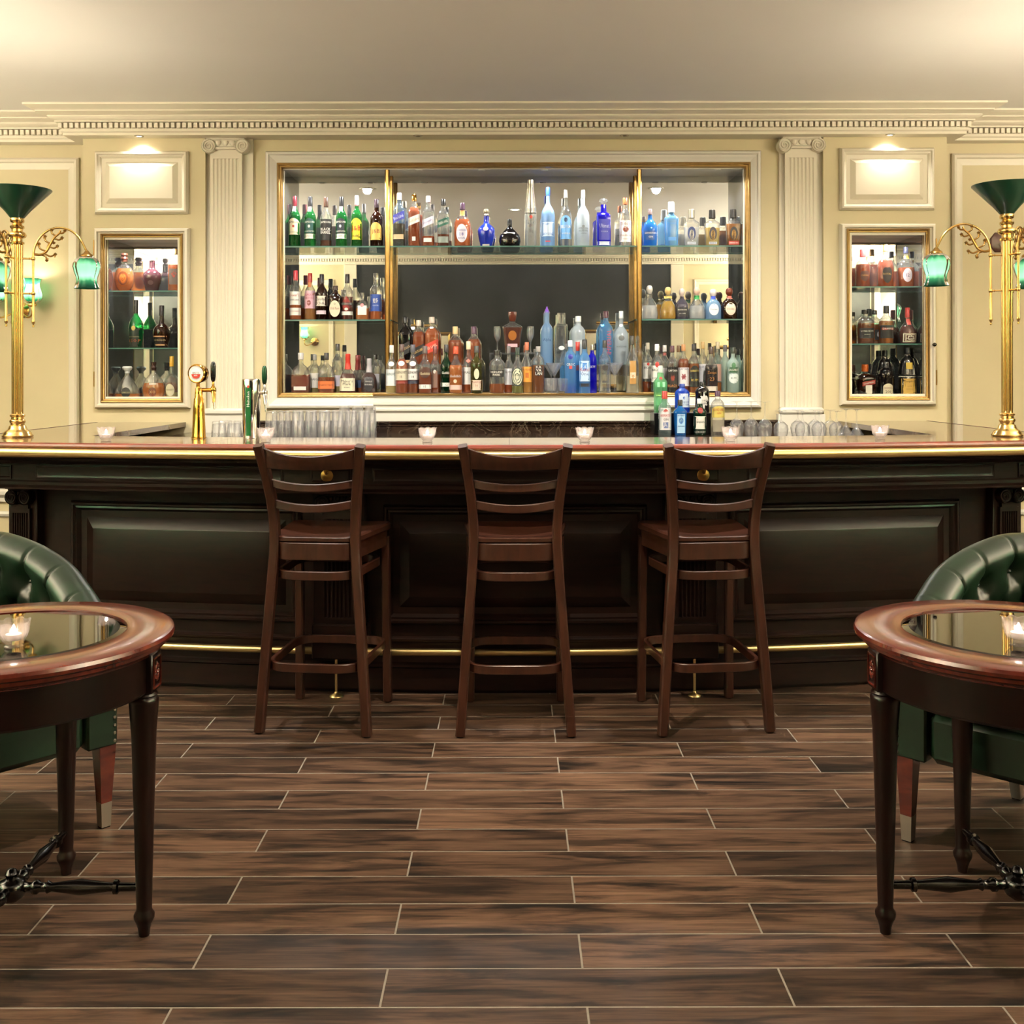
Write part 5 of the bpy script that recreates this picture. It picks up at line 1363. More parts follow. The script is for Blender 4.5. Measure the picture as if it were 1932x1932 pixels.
row(DB, ZS2, 'bottles on the middle glass shelves', [
 ('irish', 'whisky_bottle', 'clear bottle with red cap and white labels, first on the middle left shelf', 'bottle', 558, 510, 22.5, dict(liq=AMB, fill=.3, cap='#b83a44', labels=[('rect', .92, .30, .57, W, [("Dewar's", .5, .06, '#b04a3a'), ('WHITE LABEL', .4, .03, BK)]), ('rect', .96, .09, .24, W, [('SCOTCH WHISKY', .17, .03, '#a04a4a')])])),
 ('irish', 'whisky_bottle', 'clear bottle with red cap and pink bird label', 'bottle', 585.5, 515, 21.5, dict(liq='#b87a2a', fill=.58, cap='#a83a34', labels=[('rect', .95, .24, .62, '#d6a8b4', [('FAMOUS', .53, .06, '#a04050'), ('GROUSE', .46, .045, '#a04050')]), ('oval', .35, .30, .42, '#8a4a44'), ('rect', .3, .70, .84, '#b06a3a')])),
 ('irish', 'whisky_bottle', 'dark bottle with long black neck and white label on the middle left shelf', 'bottle', 607.4, 517, 23, dict(glass_=BROWN, cap='#17151a', labels=[('rect', .95, .30, .52, '#e6dccb', [('Canadian', .45, .06, BK), ('Club', .36, .06, BK)]), ('rect', .8, .12, .20, '#e0cdd6')])),
 ('square', 'whisky_bottle', 'short dark square bottle with cream oval label', 'bottle', 633, 539, 25, dict(glass_=BROWN, cap='#3a2a24', labels=[('oval', .8, .08, .56, '#ddd2b4', [('Old Parr', .33, .075, '#7a3a2a'), ('O', .46, .06, BK)])])),
 ('irish', 'whisky_bottle', 'clear bottle with black cap and red diamond label', 'bottle', 655.7, 517, 22.5, dict(liq=DAMB, fill=.5, cap='#1c1a1c', labels=[('diamond', .95, .14, .52, '#8a2420', [('RITTENHOUSE', .345, .04, W)]), ('rect', .95, .31, .375, '#1c1a1a', [('RITTENHOUSE', .345, .04, W)]), ('oval', .3, .2, .26, W), ('rect', .95, .10, .18, W)])),
 ('flask', 'whisky_bottle', 'short round flask with pink seal and white square label', 'bottle', 684, 552, 25, dict(liq=ORG, fill=.42, cap='glass', labels=[('rect', .66, .18, .52, W), ('oval', .26, .46, .60, '#d86a6a')])),
 ('tall', 'whisky_bottle', 'clear bottle with blue label and white brush characters', 'bottle', 709.8, 515, 22.5, dict(liq=AMB, fill=.5, cap='glass', labels=[('rect', .96, .18, .54, '#2a4a9a', [('知多', .40, .11, W, .9), ('CHITA', .30, .03, '#b8c4e8')])])),
 ('patron', 'tequila_bottle', 'clear dome-shaped bottle with pale cork ball, left in its bay', 'bottle', 1225.5, 539, 31, dict(liq='#dfe4e6', fill=.40, cap='#d6cfc2')),
 ('patron', 'tequila_bottle', 'golden dome-shaped bottle with yellow cork ball', 'bottle', 1260.5, 542, 30, dict(liq=GOLDL, fill=.55, cap='#d8b878', labels=[('rect', .5, .64, .72, '#e8d27a')])),
 ('julio', 'tequila_bottle', 'lilac bottle with pale ball stopper and black label', 'bottle', 1286.7, 545, 24, dict(glass_=LILAC, cap='#cfbcb4', labels=[('rect', .85, .08, .38, '#1c1a20', [('PATRON', .3, .05, W), ('XO CAFE', .18, .035, W)]), ('rect', .6, .42, .47, '#3a3440')])),
 ('patron', 'tequila_bottle', 'clear dome-shaped bottle with green neck ribbon and cork ball', 'bottle', 1314.8, 543, 31, dict(liq='#dfe4e6', fill=.42, cap='#d8b8a4', labels=[('rect', .32, .62, .74, '#3aa45a')])),
 ('julio', 'tequila_bottle', 'pale blue bottle with white stopper, blue band and white oval label', 'bottle', 1345.7, 546, 29, dict(glass_=FROSTB, cap='#e6ddda', labels=[('oval', .62, .12, .50, '#e6edf2', [('Don Julio', .31, .055, '#5a6a8a')]), ('rect', .34, .66, .76, '#3a5ae0')])),
 ('julio', 'tequila_bottle', 'brown bottle with reddish ball stopper and cream oval label', 'bottle', 1376, 544, 30, dict(glass_=tinted('#3c2008', .7), cap='#6a2c18', labels=[('oval', .64, .12, .52, '#ead9c2', [('Don Julio', .31, .055, '#7a4a2a')]), ('rect', .34, .64, .74, '#d87a6a')])),
])
ZB = CAB[2]
row(6.50, ZB, 'bottles in the lower left bay', [
 ('flask', 'bourbon_bottle', 'round flask half full of bourbon, first on the cabinet floor', 'bottle', 567.5, 665, 38, dict(liq='#7a2c08', fill=.46, cap='#b8b4b0', dy=.03, labels=[('rect', .62, .08, .17, '#e0dcd4'), ('rect', .86, .17, .42, '#5a2008')])),
 ('tall', 'whisky_bottle', 'clear bottle with white label behind the two bourbon flasks', 'bottle', 594, 668, 20, dict(liq=PALE, fill=.3, cap='#8a8884', dy=.10, labels=[('rect', .92, .14, .52, W, [('HAIG', .36, .06, BK)])])),
 ('flask', 'bourbon_bottle', 'flask with black cap and orange label in the lower left bay', 'bottle', 616, 665, 32, dict(liq='#9a440e', fill=.40, cap='#221e22', dy=.03, labels=[('rect', .96, .11, .30, '#d8703a', [('BULLEIT BOURBON', .205, .035, '#5a2010')])])),
 ('tall', 'whisky_bottle', 'tall clear bottle with black cork standing behind the orange-labelled flask', 'bottle', 637, 647.5, 22, dict(liq=PALE, fill=.22, cap='#2a2624', dy=.10, labels=[('rect', .9, .14, .36, '#d9d3e0')])),
 ('makers', 'bourbon_bottle', 'squat bottle dipped in red wax with cream label', 'bottle', 656.5, 667, 30, dict(liq='#6a2408', fill=.5, cap='#c8382e', dy=.02, labels=[('rect', .95, .06, .38, '#e6dcc0', [("Maker's", .31, .07, BK), ('Mark', .235, .07, BK), ('WHISKY', .15, .03, BK)])])),
 ('makers', 'bourbon_bottle', 'faceted clear bottle with reddish brown stopper behind the red wax bottle', 'bottle', 674, 669, 22, dict(liq=AMB2, fill=.3, cap='#7a2a2a', dy=.10, labels=[('rect', .7, .14, .34, '#3a4a6a')])),
 ('makers', 'whiskey_bottle', 'square-shouldered dark amber decanter with black shield label', 'bottle', 696.6, 676, 29, dict(liq='#4a1a0a', fill=.58, cap='#b4b0b4', dy=.02, labels=[('shield', .62, .05, .48, '#2a282c', [('SINGLE', .34, .045, '#c8c4c0'), ('BARREL', .25, .045, '#c8c4c0')])])),
 ('square', 'whiskey_bottle', 'square clear bottle with black cap behind the shield-label decanter', 'bottle', 708, 668, 20, dict(cap='#121214', dy=.11, labels=[('rect', .9, .1, .5, '#b9b8bc')])),
])
DF = 6.43
row(DF, ZB, 'bottles along the front of the ledge', [
 ('livet', 'malt_bottle', 'clear bottle with silver cap and white label at the ledge left end', 'bottle', 739, 651, 22, dict(liq=PALE, fill=.2, cap='#cfc9c0', labels=[('rect', .94, .16, .50, '#e0e4e4', [('GLENLIVET', .40, .05, '#4a6a6a')]), ('oval', .5, .56, .66, W)])),
 ('livet', 'malt_bottle', 'amber bottle with brown cap and beige label, second on the ledge', 'bottle', 758, 649.5, 24, dict(liq=AMB2, fill=.7, cap='#4a3430', dy=-.02, labels=[('rect', .96, .27, .50, '#d8cdb4', [('GLENLIVET', .43, .05, BK), ('15', .34, .045, BK)]), ('rect', .96, .20, .26, '#8a3a30'), ('oval', .5, .56, .66, W)])),
 ('livet', 'malt_bottle', 'clear bottle with grey cap and white label above dark band', 'bottle', 779, 650, 24, dict(liq='#9a4a10', fill=.3, cap='#4a4650', labels=[('rect', .96, .28, .50, '#dedbd6', [('GLENLIVET', .43, .05, BK), ('18', .34, .045, BK)]), ('rect', .96, .20, .27, '#3a3a48'), ('oval', .5, .56, .66, W)])),
 ('fidd', 'malt_bottle', 'amber three-sided bottle with brown label on the ledge', 'bottle', 802, 653, 24, dict(liq='#a04a12', fill=.45, cap='#5a4a48', dy=-.02, labels=[('shield', .85, .32, .56, '#4a2a20', [('Glenfiddich', .42, .055, '#e0cfa8')]), ('rect', .95, .10, .19, W, [('15', .145, .045, BK)])])),
 ('fidd', 'malt_bottle', 'three-sided bottle with side label half hidden behind its neighbour', 'bottle', 821, 653, 21, dict(liq='#a04a12', fill=.4, cap='#6a2c28', dy=.03, labels=[('rect', .5, .12, .48, '#8a6a5c'), ('oval', .28, .42, .5, W)])),
 ('fidd', 'malt_bottle', 'green three-sided bottle with white lettering on the ledge', 'bottle', 842, 650, 21.5, dict(glass_=DGREEN, cap='#1c1c22', labels=[('rect', .9, .36, .46, None, [('Glenfiddich', .42, .055, W)]), ('rect', .95, .14, .22, W, [('12', .18, .045, BK)])])),
 ('fidd', 'malt_bottle', 'amber three-sided bottle with orange-red cap and pink base label', 'bottle', 860, 654, 24.5, dict(liq=ORG, fill=.6, cap='#d04a2a', dy=-.02, labels=[('rect', .95, .32, .42, None, [('Glenfiddich', .37, .055, W)]), ('oval', .26, .22, .30, '#e6c9a8'), ('rect', .95, .08, .18, '#e0bcae')])),
 ('livet', 'malt_bottle', 'clear bottle with cream cap and white label beside the olive bottle', 'bottle', 884, 643.6, 23, dict(liq=AMB, fill=.2, cap='#d8caa6', dy=.03, labels=[('rect', .94, .17, .50, '#e6e6e2', [('MALT', .4, .045, BK)]), ('diamond', .4, .58, .66, '#c86a5a')])),
 ('tall', 'malt_bottle', 'olive green bottle with dark cap and pinkish label', 'bottle', 899, 653, 23, dict(glass_=OLIVE, cap='#3c3a38', dy=-.02, labels=[('rect', .97, .07, .28, '#dcc6b2', [('LAGAVULIN', .24, .035, '#a0584a'), ('16', .17, .05, '#a0584a')]), ('oval', .42, .30, .52, '#d8d2b4')])),
 ('medicine', 'malt_bottle', 'clear flat bottle with black label and a little whisky left', 'bottle', 938, 661, 30, dict(liq='#a85a14', fill=.22, cap='#2a2624', dy=-.01, labels=[('rect', .84, .38, .54, '#201c1c', [('HIGHLAND', .495, .05, W), ('PARK', .43, .05, W)])])),
 ('livet', 'malt_bottle', 'clear slim bottle with grey cap and white label right of the black label', 'bottle', 960, 653, 19, dict(liq=AMB, fill=.18, cap='#6a6664', dy=.03, labels=[('rect', .94, .18, .52, '#e6e6ea', [('CLYNE', .45, .04, BK)])])),
 ('livet', 'malt_bottle', 'clear bottle with dark green cap and round cream label', 'bottle', 976.7, 656, 23, dict(liq='#8a8a3a', fill=.16, cap='#23342a', dy=-.02, labels=[('oval', .92, .16, .56, '#22342a'), ('oval', .82, .18, .54, '#d2d0b6', [('GLEN GRANT', .40, .045, '#22342a')])])),
 ('livet', 'malt_bottle', 'clear bottle with copper cap and orange label on the ledge', 'bottle', 994, 646, 21.5, dict(liq='#d8963a', fill=.3, cap='#a8583c', dy=.0, labels=[('rect', .92, .22, .52, '#e0963a', [('10 YEARS', .46, .04, '#7a3a14')]), ('rect', .3, .30, .40, '#b8642a')])),
 ('medicine', 'malt_bottle', 'slim amber square bottle with white lettering near the martini glass', 'bottle', 1015.6, 654, 23, dict(liq='#8a4a0e', fill=.60, cap='#8a8682', dy=-.01, labels=[('shield', .62, .36, .60, '#2a1a12', [('KA', .56, .06, W), ('VA', .49, .06, W), ('LAN', .42, .06, W)])])),
 ('medicine', 'vodka_bottle', 'clear bottle turning deep blue at the base, with round blue seal', 'bottle', 1076, 643, 22, dict(glass_=SKY, liq=tinted('#1a20d8', .6), fill=.16, cap='#cfd2d6', dy=-.02, labels=[('oval', .42, .64, .74, '#1e2a8e'), ('rect', .8, .50, .60, None, [('CIROC', .545, .05, W)]), ('rect', .25, .46, .52, '#c84a44')])),
 ('ketel', 'vodka_bottle', 'clear slim bottle with red cap behind the blue-based bottle', 'bottle', 1090, 645, 18, dict(glass_=SKY, cap='#d03a2e', dy=.05, labels=[('rect', .6, .44, .54, '#d86a64')])),
 ('ketel', 'vodka_bottle', 'pale blue bottle with black cap and blue-white label', 'bottle', 1103, 641, 21, dict(glass_=SKY, cap='#141416', dy=-.01, labels=[('rect', .92, .22, .60, '#c6dcf4', [('Ketel', .44, .07, '#a83a3a'), ('One', .36, .06, '#2a4a8a')]), ('rect', .4, .42, .56, '#4a8ad8'), ('rect', .92, .12, .18, '#2a2a34')])),
 ('medicine', 'vodka_bottle', 'slim cobalt blue bottle with silver cap behind the blue-white label', 'bottle', 1117, 650, 18, dict(glass_=COBALT, cap='silver', dy=.04, labels=[('rect', .7, .5, .58, None, [('SKYY', .54, .05, W)])])),
 ('tall', 'vodka_bottle', 'clear bottle with black cap and winged emblem', 'bottle', 1141, 643, 22, dict(cap='#1c1c1e', dy=-.02, labels=[('rect', .9, .52, .60, None, [('ST LEGER', .57, .05, '#3a3a3c')]), ('shield', .5, .42, .53, '#3a3638'), ('rect', .5, .2, .23, '#4a4a4c')])),
 ('livet', 'vodka_bottle', 'clear bottle with dark stopper and pale wood strip at the right post', 'bottle', 1193, 634, 24, dict(liq='#cfc4a8', fill=.3, cap='#2c2620', dy=.0, labels=[('rect', .5, .16, .56, '#b98a4a'), ('rect', .42, .26, .36, '#e6ddc8')])),
 ('medicine', 'vodka_bottle', 'clear bottle with glass stopper squeezed behind the right post', 'bottle', 1203, 634, 19, dict(cap='glass', dy=.06)),
])
# risers carrying the second row
def riser(x0, x1, y0, y1, zt, label):
    t = thing('acrylic_riser', label, 'riser', ((x0 + x1) / 2, (y0 + y1) / 2, ZB))
    loc(MB().box(x0, x1, y0, y1, zt - .006, zt, b=.0015).build('riser_top', M['acrylic'], None), t)
    for x in (x0, x1 - .006): loc(MB().box(x, x + .006, y0, y1, ZB + .0005, zt - .006).build('riser_side', M['acrylic'], None, 0), t)
ZR1 = Z(688, 6.6)
riser(X(752, 6.6), X(832, 6.6), 6.555, 6.70, ZR1, 'clear acrylic riser under the three slanted-label bottles')
riser(X(844, 6.6), X(912, 6.6), 6.555, 6.70, ZR1, 'clear acrylic riser under the two amber bottles')
ZR2 = Z(666, 6.6)
riser(X(924, 6.6), X(1011, 6.6), 6.54, 6.68, ZR2, 'clear acrylic riser under the cut glass decanter')
riser(X(1018, 6.6), X(1187, 6.6), 6.555, 6.70, ZR1, 'clear acrylic riser under the tall vodka bottles')
row(6.625, ZR1, 'bottles standing on the acrylic risers', [
 ('square', 'whisky_bottle', 'black square bottle with slanted black label on the riser', 'bottle', 764.7, 598, 24, dict(glass_=BLACKG, cap='#1a1a1c', labels=[('slant', .97, .14, .52, '#2c2a2c', [('DOUBLE BLACK', .34, .05, '#c9a878')]), ('rect', .9, .04, .1, '#c8a27a')])),
 ('square', 'whisky_bottle', 'amber square bottle with slanted black label on the riser', 'bottle', 790, 604, 23, dict(liq=AMB2, fill=.74, cap='#cfc4b4', labels=[('slant', .97, .14, .48, '#1c1a1a', [('BLACK LABEL', .31, .055, '#d8b46a')])])),
 ('square', 'whisky_bottle', 'amber square bottle with slanted red label on the riser', 'bottle', 815, 598, 26, dict(liq=AMB, fill=.76, cap='#d6c6b6', labels=[('slant', .97, .20, .54, '#d0402c', [('RED LABEL', .37, .055, '#f0d8c0')])])),
 ('irish', 'whisky_bottle', 'amber bottle with straw cap on the riser above the orange-red cap', 'bottle', 859, 616, 26.5, dict(liq=AMB2, fill=.64, cap='#d8b884')),
 ('irish', 'whisky_bottle', 'amber bottle with dark purple cap on the riser', 'bottle', 894, 616, 26, dict(liq=AMB2, fill=.66, cap='#4a2440')),
 ('pillar', 'vodka_bottle', 'tall frosted blue bottle with pointed violet tip', 'bottle', 1032, 579, 22, dict(glass_=FROSTB, cap='#8a5ad0', labels=[('rect', .8, .36, .48, None, [('Alpha', .42, .07, '#3a5a8a')])])),
 ('brick', 'vodka_bottle', 'tall clear square bottle with broad clear cap', 'bottle', 1059, 591, 23, dict(cap='glass', labels=[('oval', .5, .28, .36, '#dfe4e6')])),
 ('medicine', 'vodka_bottle', 'frosted white round-shouldered bottle on the riser', 'bottle', 1091, 597, 27, dict(glass_=FROST, cap='#dfe2e2', labels=[('rect', .4, .42, .5, '#b8c0c2')])),
 ('square', 'vodka_bottle', 'clear bottle with purple-brown cap and red upright lettering', 'bottle', 1143, 587.5, 26, dict(glass_=SKY, cap='#4a2630', labels=[('rect', 1.5, .2, .62, None, [('IMPERIAL', .42, .08, '#b04a5a', 3.0, pi / 2)], .35)])),
 ('goose', 'vodka_bottle', 'frosted white bottle with clear neck and grey leopard mark', 'bottle', 1172, 587.5, 28, dict(glass_=FROST, cap='#e2e6e6', labels=[('oval', .4, .44, .54, '#6a6e70'), ('rect', .8, .3, .36, None, [('SNOW LEOPARD', .33, .03, '#6a6e70')])])),
])
row(6.61, ZR2, None, [
 ('crown', 'whisky_decanter', 'cut glass decanter of whisky with faceted stopper on a riser', 'bottle', 967, 588.5, 37, dict(liq='#6a2a08', fill=.62, cap='#5a2a1c', rz=0, labels=[('oval', .42, .30, .54, '#9a5a1c'), ('rect', .5, .14, .22, '#d8b0b8'), ])),
])
row(6.50, ZB, 'bottles in the lower right bay', [
 ('tall', 'rum_bottle', 'clear bottle with tan cap and white label beside the right post', 'bottle', 1222, 646.5, 19, dict(liq=AMB, fill=.22, cap='#c9bfae', dy=.09, labels=[('rect', .95, .28, .60, W, [('BACARDI', .50, .045, BK)]), ('oval', .3, .54, .60, '#c0342c')])),
 ('tall', 'rum_bottle', 'clear bottle with white cap and red dot label', 'bottle', 1239.5, 650, 22, dict(cap='#ece8e4', labels=[('rect', .95, .22, .56, W, [('BACARDI', .47, .05, BK), ('SUPERIOR', .3, .035, BK)]), ('oval', .34, .52, .64, '#b03a34')])),
 ('tall', 'rum_bottle', 'clear bottle with white cap and brown collar behind the dark rum', 'bottle', 1254, 651, 19, dict(cap='#d8d2cc', dy=.09, labels=[('rect', .9, .24, .52, '#d9d3d0'), ('rect', .36, .78, .84, '#a0524a')])),
 ('tall', 'rum_bottle', 'dark rum bottle with black label and red figure', 'bottle', 1268.5, 653, 21, dict(glass_='clear', liq='#1c0c06', fill=.55, cap='#4a1c2a', labels=[('rect', .96, .10, .50, '#241c1a', [('CAPTAIN', .47, .04, W), ('BLACK', .15, .05, '#d88a4a')]), ('diamond', .4, .2, .44, '#8a3428')])),
 ('tall', 'rum_bottle', 'clear bottle with brown cap behind the two figure labels', 'bottle', 1280, 652, 18, dict(liq=AMB2, fill=.4, cap='#6a4a2a', dy=.10)),
 ('tall', 'rum_bottle', 'amber rum bottle with white label and red figure', 'bottle', 1289.5, 650.5, 21, dict(liq='#a04a10', fill=.70, cap='#b07a4a', labels=[('rect', .96, .14, .52, '#e6dede', [('CAPTAIN', .49, .04, '#4a3a5a')]), ('diamond', .45, .2, .46, '#8a2c34')])),
 ('tall', 'rum_bottle', 'amber bottle with black cap and black arched label', 'bottle', 1309, 650, 20.5, dict(liq='#a85a12', fill=.60, cap='#18181a', labels=[('arch', .85, .12, .56, '#1c1a18', [('BARBADOS', .45, .04, '#d8b85a'), ('RUM', .26, .05, '#d8b85a')])])),
 ('tall', 'rum_bottle', 'clear bottle with tan cap and white label behind the dark square rum', 'bottle', 1326, 644.6, 19, dict(liq='#dcd8cc', fill=.4, cap='#b99a62', dy=.09, labels=[('rect', .95, .2, .56, '#e4e2e4', [('RHUM', .5, .05, '#4a4a6a')])])),
 ('fidd', 'rum_bottle', 'very dark rum bottle with brown cap and white base label', 'bottle', 1342, 655, 23.5, dict(liq='#2a0e06', fill=.60, cap='#3a241c', labels=[('rect', .96, .04, .14, '#d9d0c0'), ('rect', .8, .3, .5, None, [('Zacapa', .43, .08, '#a8743a'), ('23', .3, .08, '#a8743a')])])),
 ('tall', 'rum_bottle', 'clear bottle with straw cap and red label behind the very dark rum', 'bottle', 1354, 645, 19, dict(liq=ORG, fill=.2, cap='#c8b896', dy=.10, labels=[('rect', .9, .22, .56, '#c9a08e')])),
 ('tall', 'rum_bottle', 'frosted bottle with grey cap behind the green-labelled bottle', 'bottle', 1368, 651, 19, dict(glass_=FROSTG, cap='#5a5a5e', dy=.09)),
 ('tall', 'rum_bottle', 'frosted bottle with dark green cap and green label, last on the cabinet floor', 'bottle', 1383, 656, 22.5, dict(glass_=FROSTG, cap='#1c2a20', labels=[('rect', .92, .44, .56, '#2f5a3a', [('BACARDI', .5, .05, W)]), ('oval', .34, .54, .66, '#4a7a52'), ('shield', .8, .2, .42, '#dfe9e4', [('RUM', .32, .04, '#4a5a5a')])])),
])
# gin bottles on the back counter, the rear three on a black step
DG = 6.10
stp = thing('black_step', 'low black display step under the gin bottles', 'riser', (X(1290, 6.22), 6.23, BCZ))
loc(MB().box(X(1232, 6.2), X(1342, 6.2), 6.16, 6.335, BCZ + .0005, Z(779, 6.2), b=.003).build('step_block', M['black'], None), stp)
row(6.24, Z(779, 6.2) + .0005, 'gin bottles on the black step', [
 ('shaker', 'gin_bottle', 'tall pale green fluted gin bottle at the back of the step', 'bottle', 1246, 692, 26, dict(glass_=PGREEN, cap='#b8c4be', facets=(8, .08), labels=[('oval', .22, .68, .78, '#b03a34'), ('rect', .8, .55, .66, '#9adab0')])),
 ('apoth', 'gin_bottle', 'bright blue gin bottle with pale label on the step', 'bottle', 1287, 725, 28.5, dict(glass_=tinted('#2a62e0', .55), cap='#1e3a8e', labels=[('rect', .72, .18, .66, '#cfdcea', [('LONDON', .36, .07, '#2a4a9a'), ('DRY GIN', .27, .06, '#2a4a9a')], .15), ('diamond', .2, .44, .58, '#3a5ab0', (), .1)])),
 ('apoth', 'gin_bottle', 'black apothecary gin bottle with white diamond label', 'bottle', 1325, 721, 27, dict(glass_=BLACKG, cap='#121212', labels=[('diamond', .96, .10, .66, '#dedad0', [("HENDRICK'S", .385, .06, BK), ('GIN', .29, .06, BK)])])),
])
row(DG, BCZ, 'gin bottles in front of the black step', [
 ('ketel', 'gin_bottle', 'clear gin bottle with red cap and white-red label', 'bottle', 1254, 738.6, 23.5, dict(glass_=tinted('#c9dcd8', .15), cap='#b03a34', labels=[('rect', .92, .12, .62, '#d6d2d2', [('BEEFEATER', .45, .055, '#b03030'), ('GIN', .36, .05, BK)]), ('diamond', .45, .50, .60, '#b04a44'), ('rect', .4, .16, .3, '#5a6a9a')])),
 ('bombay', 'gin_bottle', 'bright blue square gin bottle with black cap', 'bottle', 1283, 755, 24, dict(glass_=tinted('#2f8ed8', .5), cap='#161618', labels=[('rect', .62, .06, .60, '#a9d0ea', [('BOMBAY', .56, .05, '#23508e'), ('SAPPHIRE', .25, .04, '#23508e')]), ('oval', .36, .32, .5, '#4a78b8')])),
 ('shaker', 'gin_bottle', 'dark green gin bottle with red seal and white label', 'bottle', 1320, 753, 25, dict(glass_=tinted('#123f28', .6), cap='#d8d8d4', labels=[('rect', .92, .17, .52, '#e4e0d4', [('Tanqueray', .36, .07, '#23342a')]), ('oval', .4, .60, .76, '#8a2c24'), ('rect', .92, .05, .13, '#161a18', [('LONDON DRY', .09, .035, W)])])),
 ('medicine', 'gin_bottle', 'clear gin bottle with purple cap and yellow arched lettering', 'bottle', 1354, 738.5, 26, dict(cap='#4a2c44', labels=[('arch', .9, .40, .66, '#c8b45a', [("GORDON'S", .58, .065, '#a83024'), ('GIN', .50, .04, '#a83024')]), ('rect', .8, .08, .34, '#8a8272')])),
])
# pier cabinets
row(6.54, ZPL[0], 'bottles on the upper shelf of the left wall cabinet', [
 ('disc', 'cognac_bottle', 'oval amber decanter with ringed dark stopper in the left wall cabinet', 'bottle', 235, 477, 37, dict(liq=ORG, fill=.60, cap='#4a2418', rz=0, labels=[('oval', .52, .16, .52, '#7a3408'), ('oval', .36, .2, .46, '#c8681c')])),
 ('flagon', 'whisky_flagon', 'dark plum ceramic flagon with pale stopper in the left wall cabinet', 'bottle', 287.5, 477.5, 35, dict(glass_=PURP, cap='#d8c4c0', labels=[('oval', .3, .16, .28, '#6a4a50')])),
 ('square', 'whisky_bottle', 'square amber bottle with cork at the right edge of left cabinet', 'bottle', 331, 469, 25, dict(liq='#9a4412', fill=.62, cap='#b88a5a', labels=[('rect', .7, .15, .52, '#5a4a44'), ('diamond', .4, .3, .5, '#a83a2c')])),
], lim=PCAB[0][:2])
row(6.54, ZPL[1], 'bottles on the lower shelf of the left wall cabinet', [
 ('remy', 'cognac_bottle', 'frosted green bottle with black label and gold seal', 'bottle', 257, 565, 26.4, dict(glass_=tinted('#1f7a42', .5), liq='#0c1a10', fill=.42, cap='#16120f', labels=[('rect', .97, .02, .40, '#14140f', [('REMY MARTIN', .23, .022, '#a89a78'), ('V.S.O.P', .15, .06, '#b8401c')]), ('oval', .3, .36, .46, '#c8a85a')])),
 ('courv', 'cognac_bottle', 'amber bottle with bulging shoulders and banded dark label', 'bottle', 305.5, 575.5, 32, dict(glass_=tinted('#4a1c08', .3), liq='#6a2408', fill=.50, cap='#1c1412', labels=[('rect', .8, .10, .25, '#241612', [('COURVOISIER', .18, .035, '#c8b48a')]), ('rect', .8, .255, .28, '#d8a47a'), ('rect', .75, .05, .085, '#d8a47a')])),
], lim=PCAB[0][:2])
row(6.54, PCAB[0][2] + .001, 'bottles on the floor of the left wall cabinet', [
 ('fan', 'cognac_decanter', 'wide clear fan decanter with white stopper and round black label', 'bottle', 236, 690, 48, dict(liq=ORG, fill=.14, cap='#e2e2de', rz=0, labels=[('oval', .36, .02, .34, '#1c1a1a', [('CARLOS I', .18, .05, '#b8a878')])])),
 ('fan2', 'cognac_decanter', 'ribbed amber fan decanter with dark stopper and brown seal', 'bottle', 290, 682, 44, dict(liq=ORG, fill=.42, cap='#3a2218', rz=0, facets=(18, .07), labels=[('oval', .34, .04, .30, '#7a3a1c', [('XO', .17, .08, '#d8b07a')]), ('rect', .3, .37, .42, '#d8c8b8')])),
 ('courv', 'brandy_bottle', 'clear onion-shaped bottle with yellow cap and oval label', 'bottle', 324, 671, 27, dict(liq=PALE, fill=.14, cap='#d8a02c', labels=[('oval', .6, .05, .34, '#e2d6b4', [('BRANDY', .2, .04, '#8a7a4a')])])),
], lim=PCAB[0][:2])
row(6.54, ZPR[0], 'bottles on the upper shelf of the right wall cabinet', [
 ('irish', 'whisky_bottle', 'amber bottle with red cap, first in the right wall cabinet', 'bottle', 1628, 472, 27, dict(liq='#8a3208', fill=.60, cap='#b03434', labels=[('shield', .6, .14, .42, '#4a1c10', [('CHIVAS', .3, .05, '#b8844a')])])),
 ('chivas', 'whisky_bottle', 'amber bottle with wooden stopper and black shield label', 'bottle', 1671, 463, 31, dict(liq='#9a3c0a', fill=.62, cap='#b08450', labels=[('shield', .55, .08, .46, '#241c1a', [('ROYAL', .3, .05, '#a8844a')])])),
 ('chivas', 'whisky_bottle', 'amber bottle with navy cap and round crest in the right wall cabinet', 'bottle', 1709.7, 467.6, 30.5, dict(liq='#b0521a', fill=.48, cap='#23263a', labels=[('oval', .55, .12, .46, '#c8b8c0', [('12', .29, .08, '#3a3460')]), ('rect', .3, .70, .78, '#c8903a')])),
], lim=PCAB[1][:2])
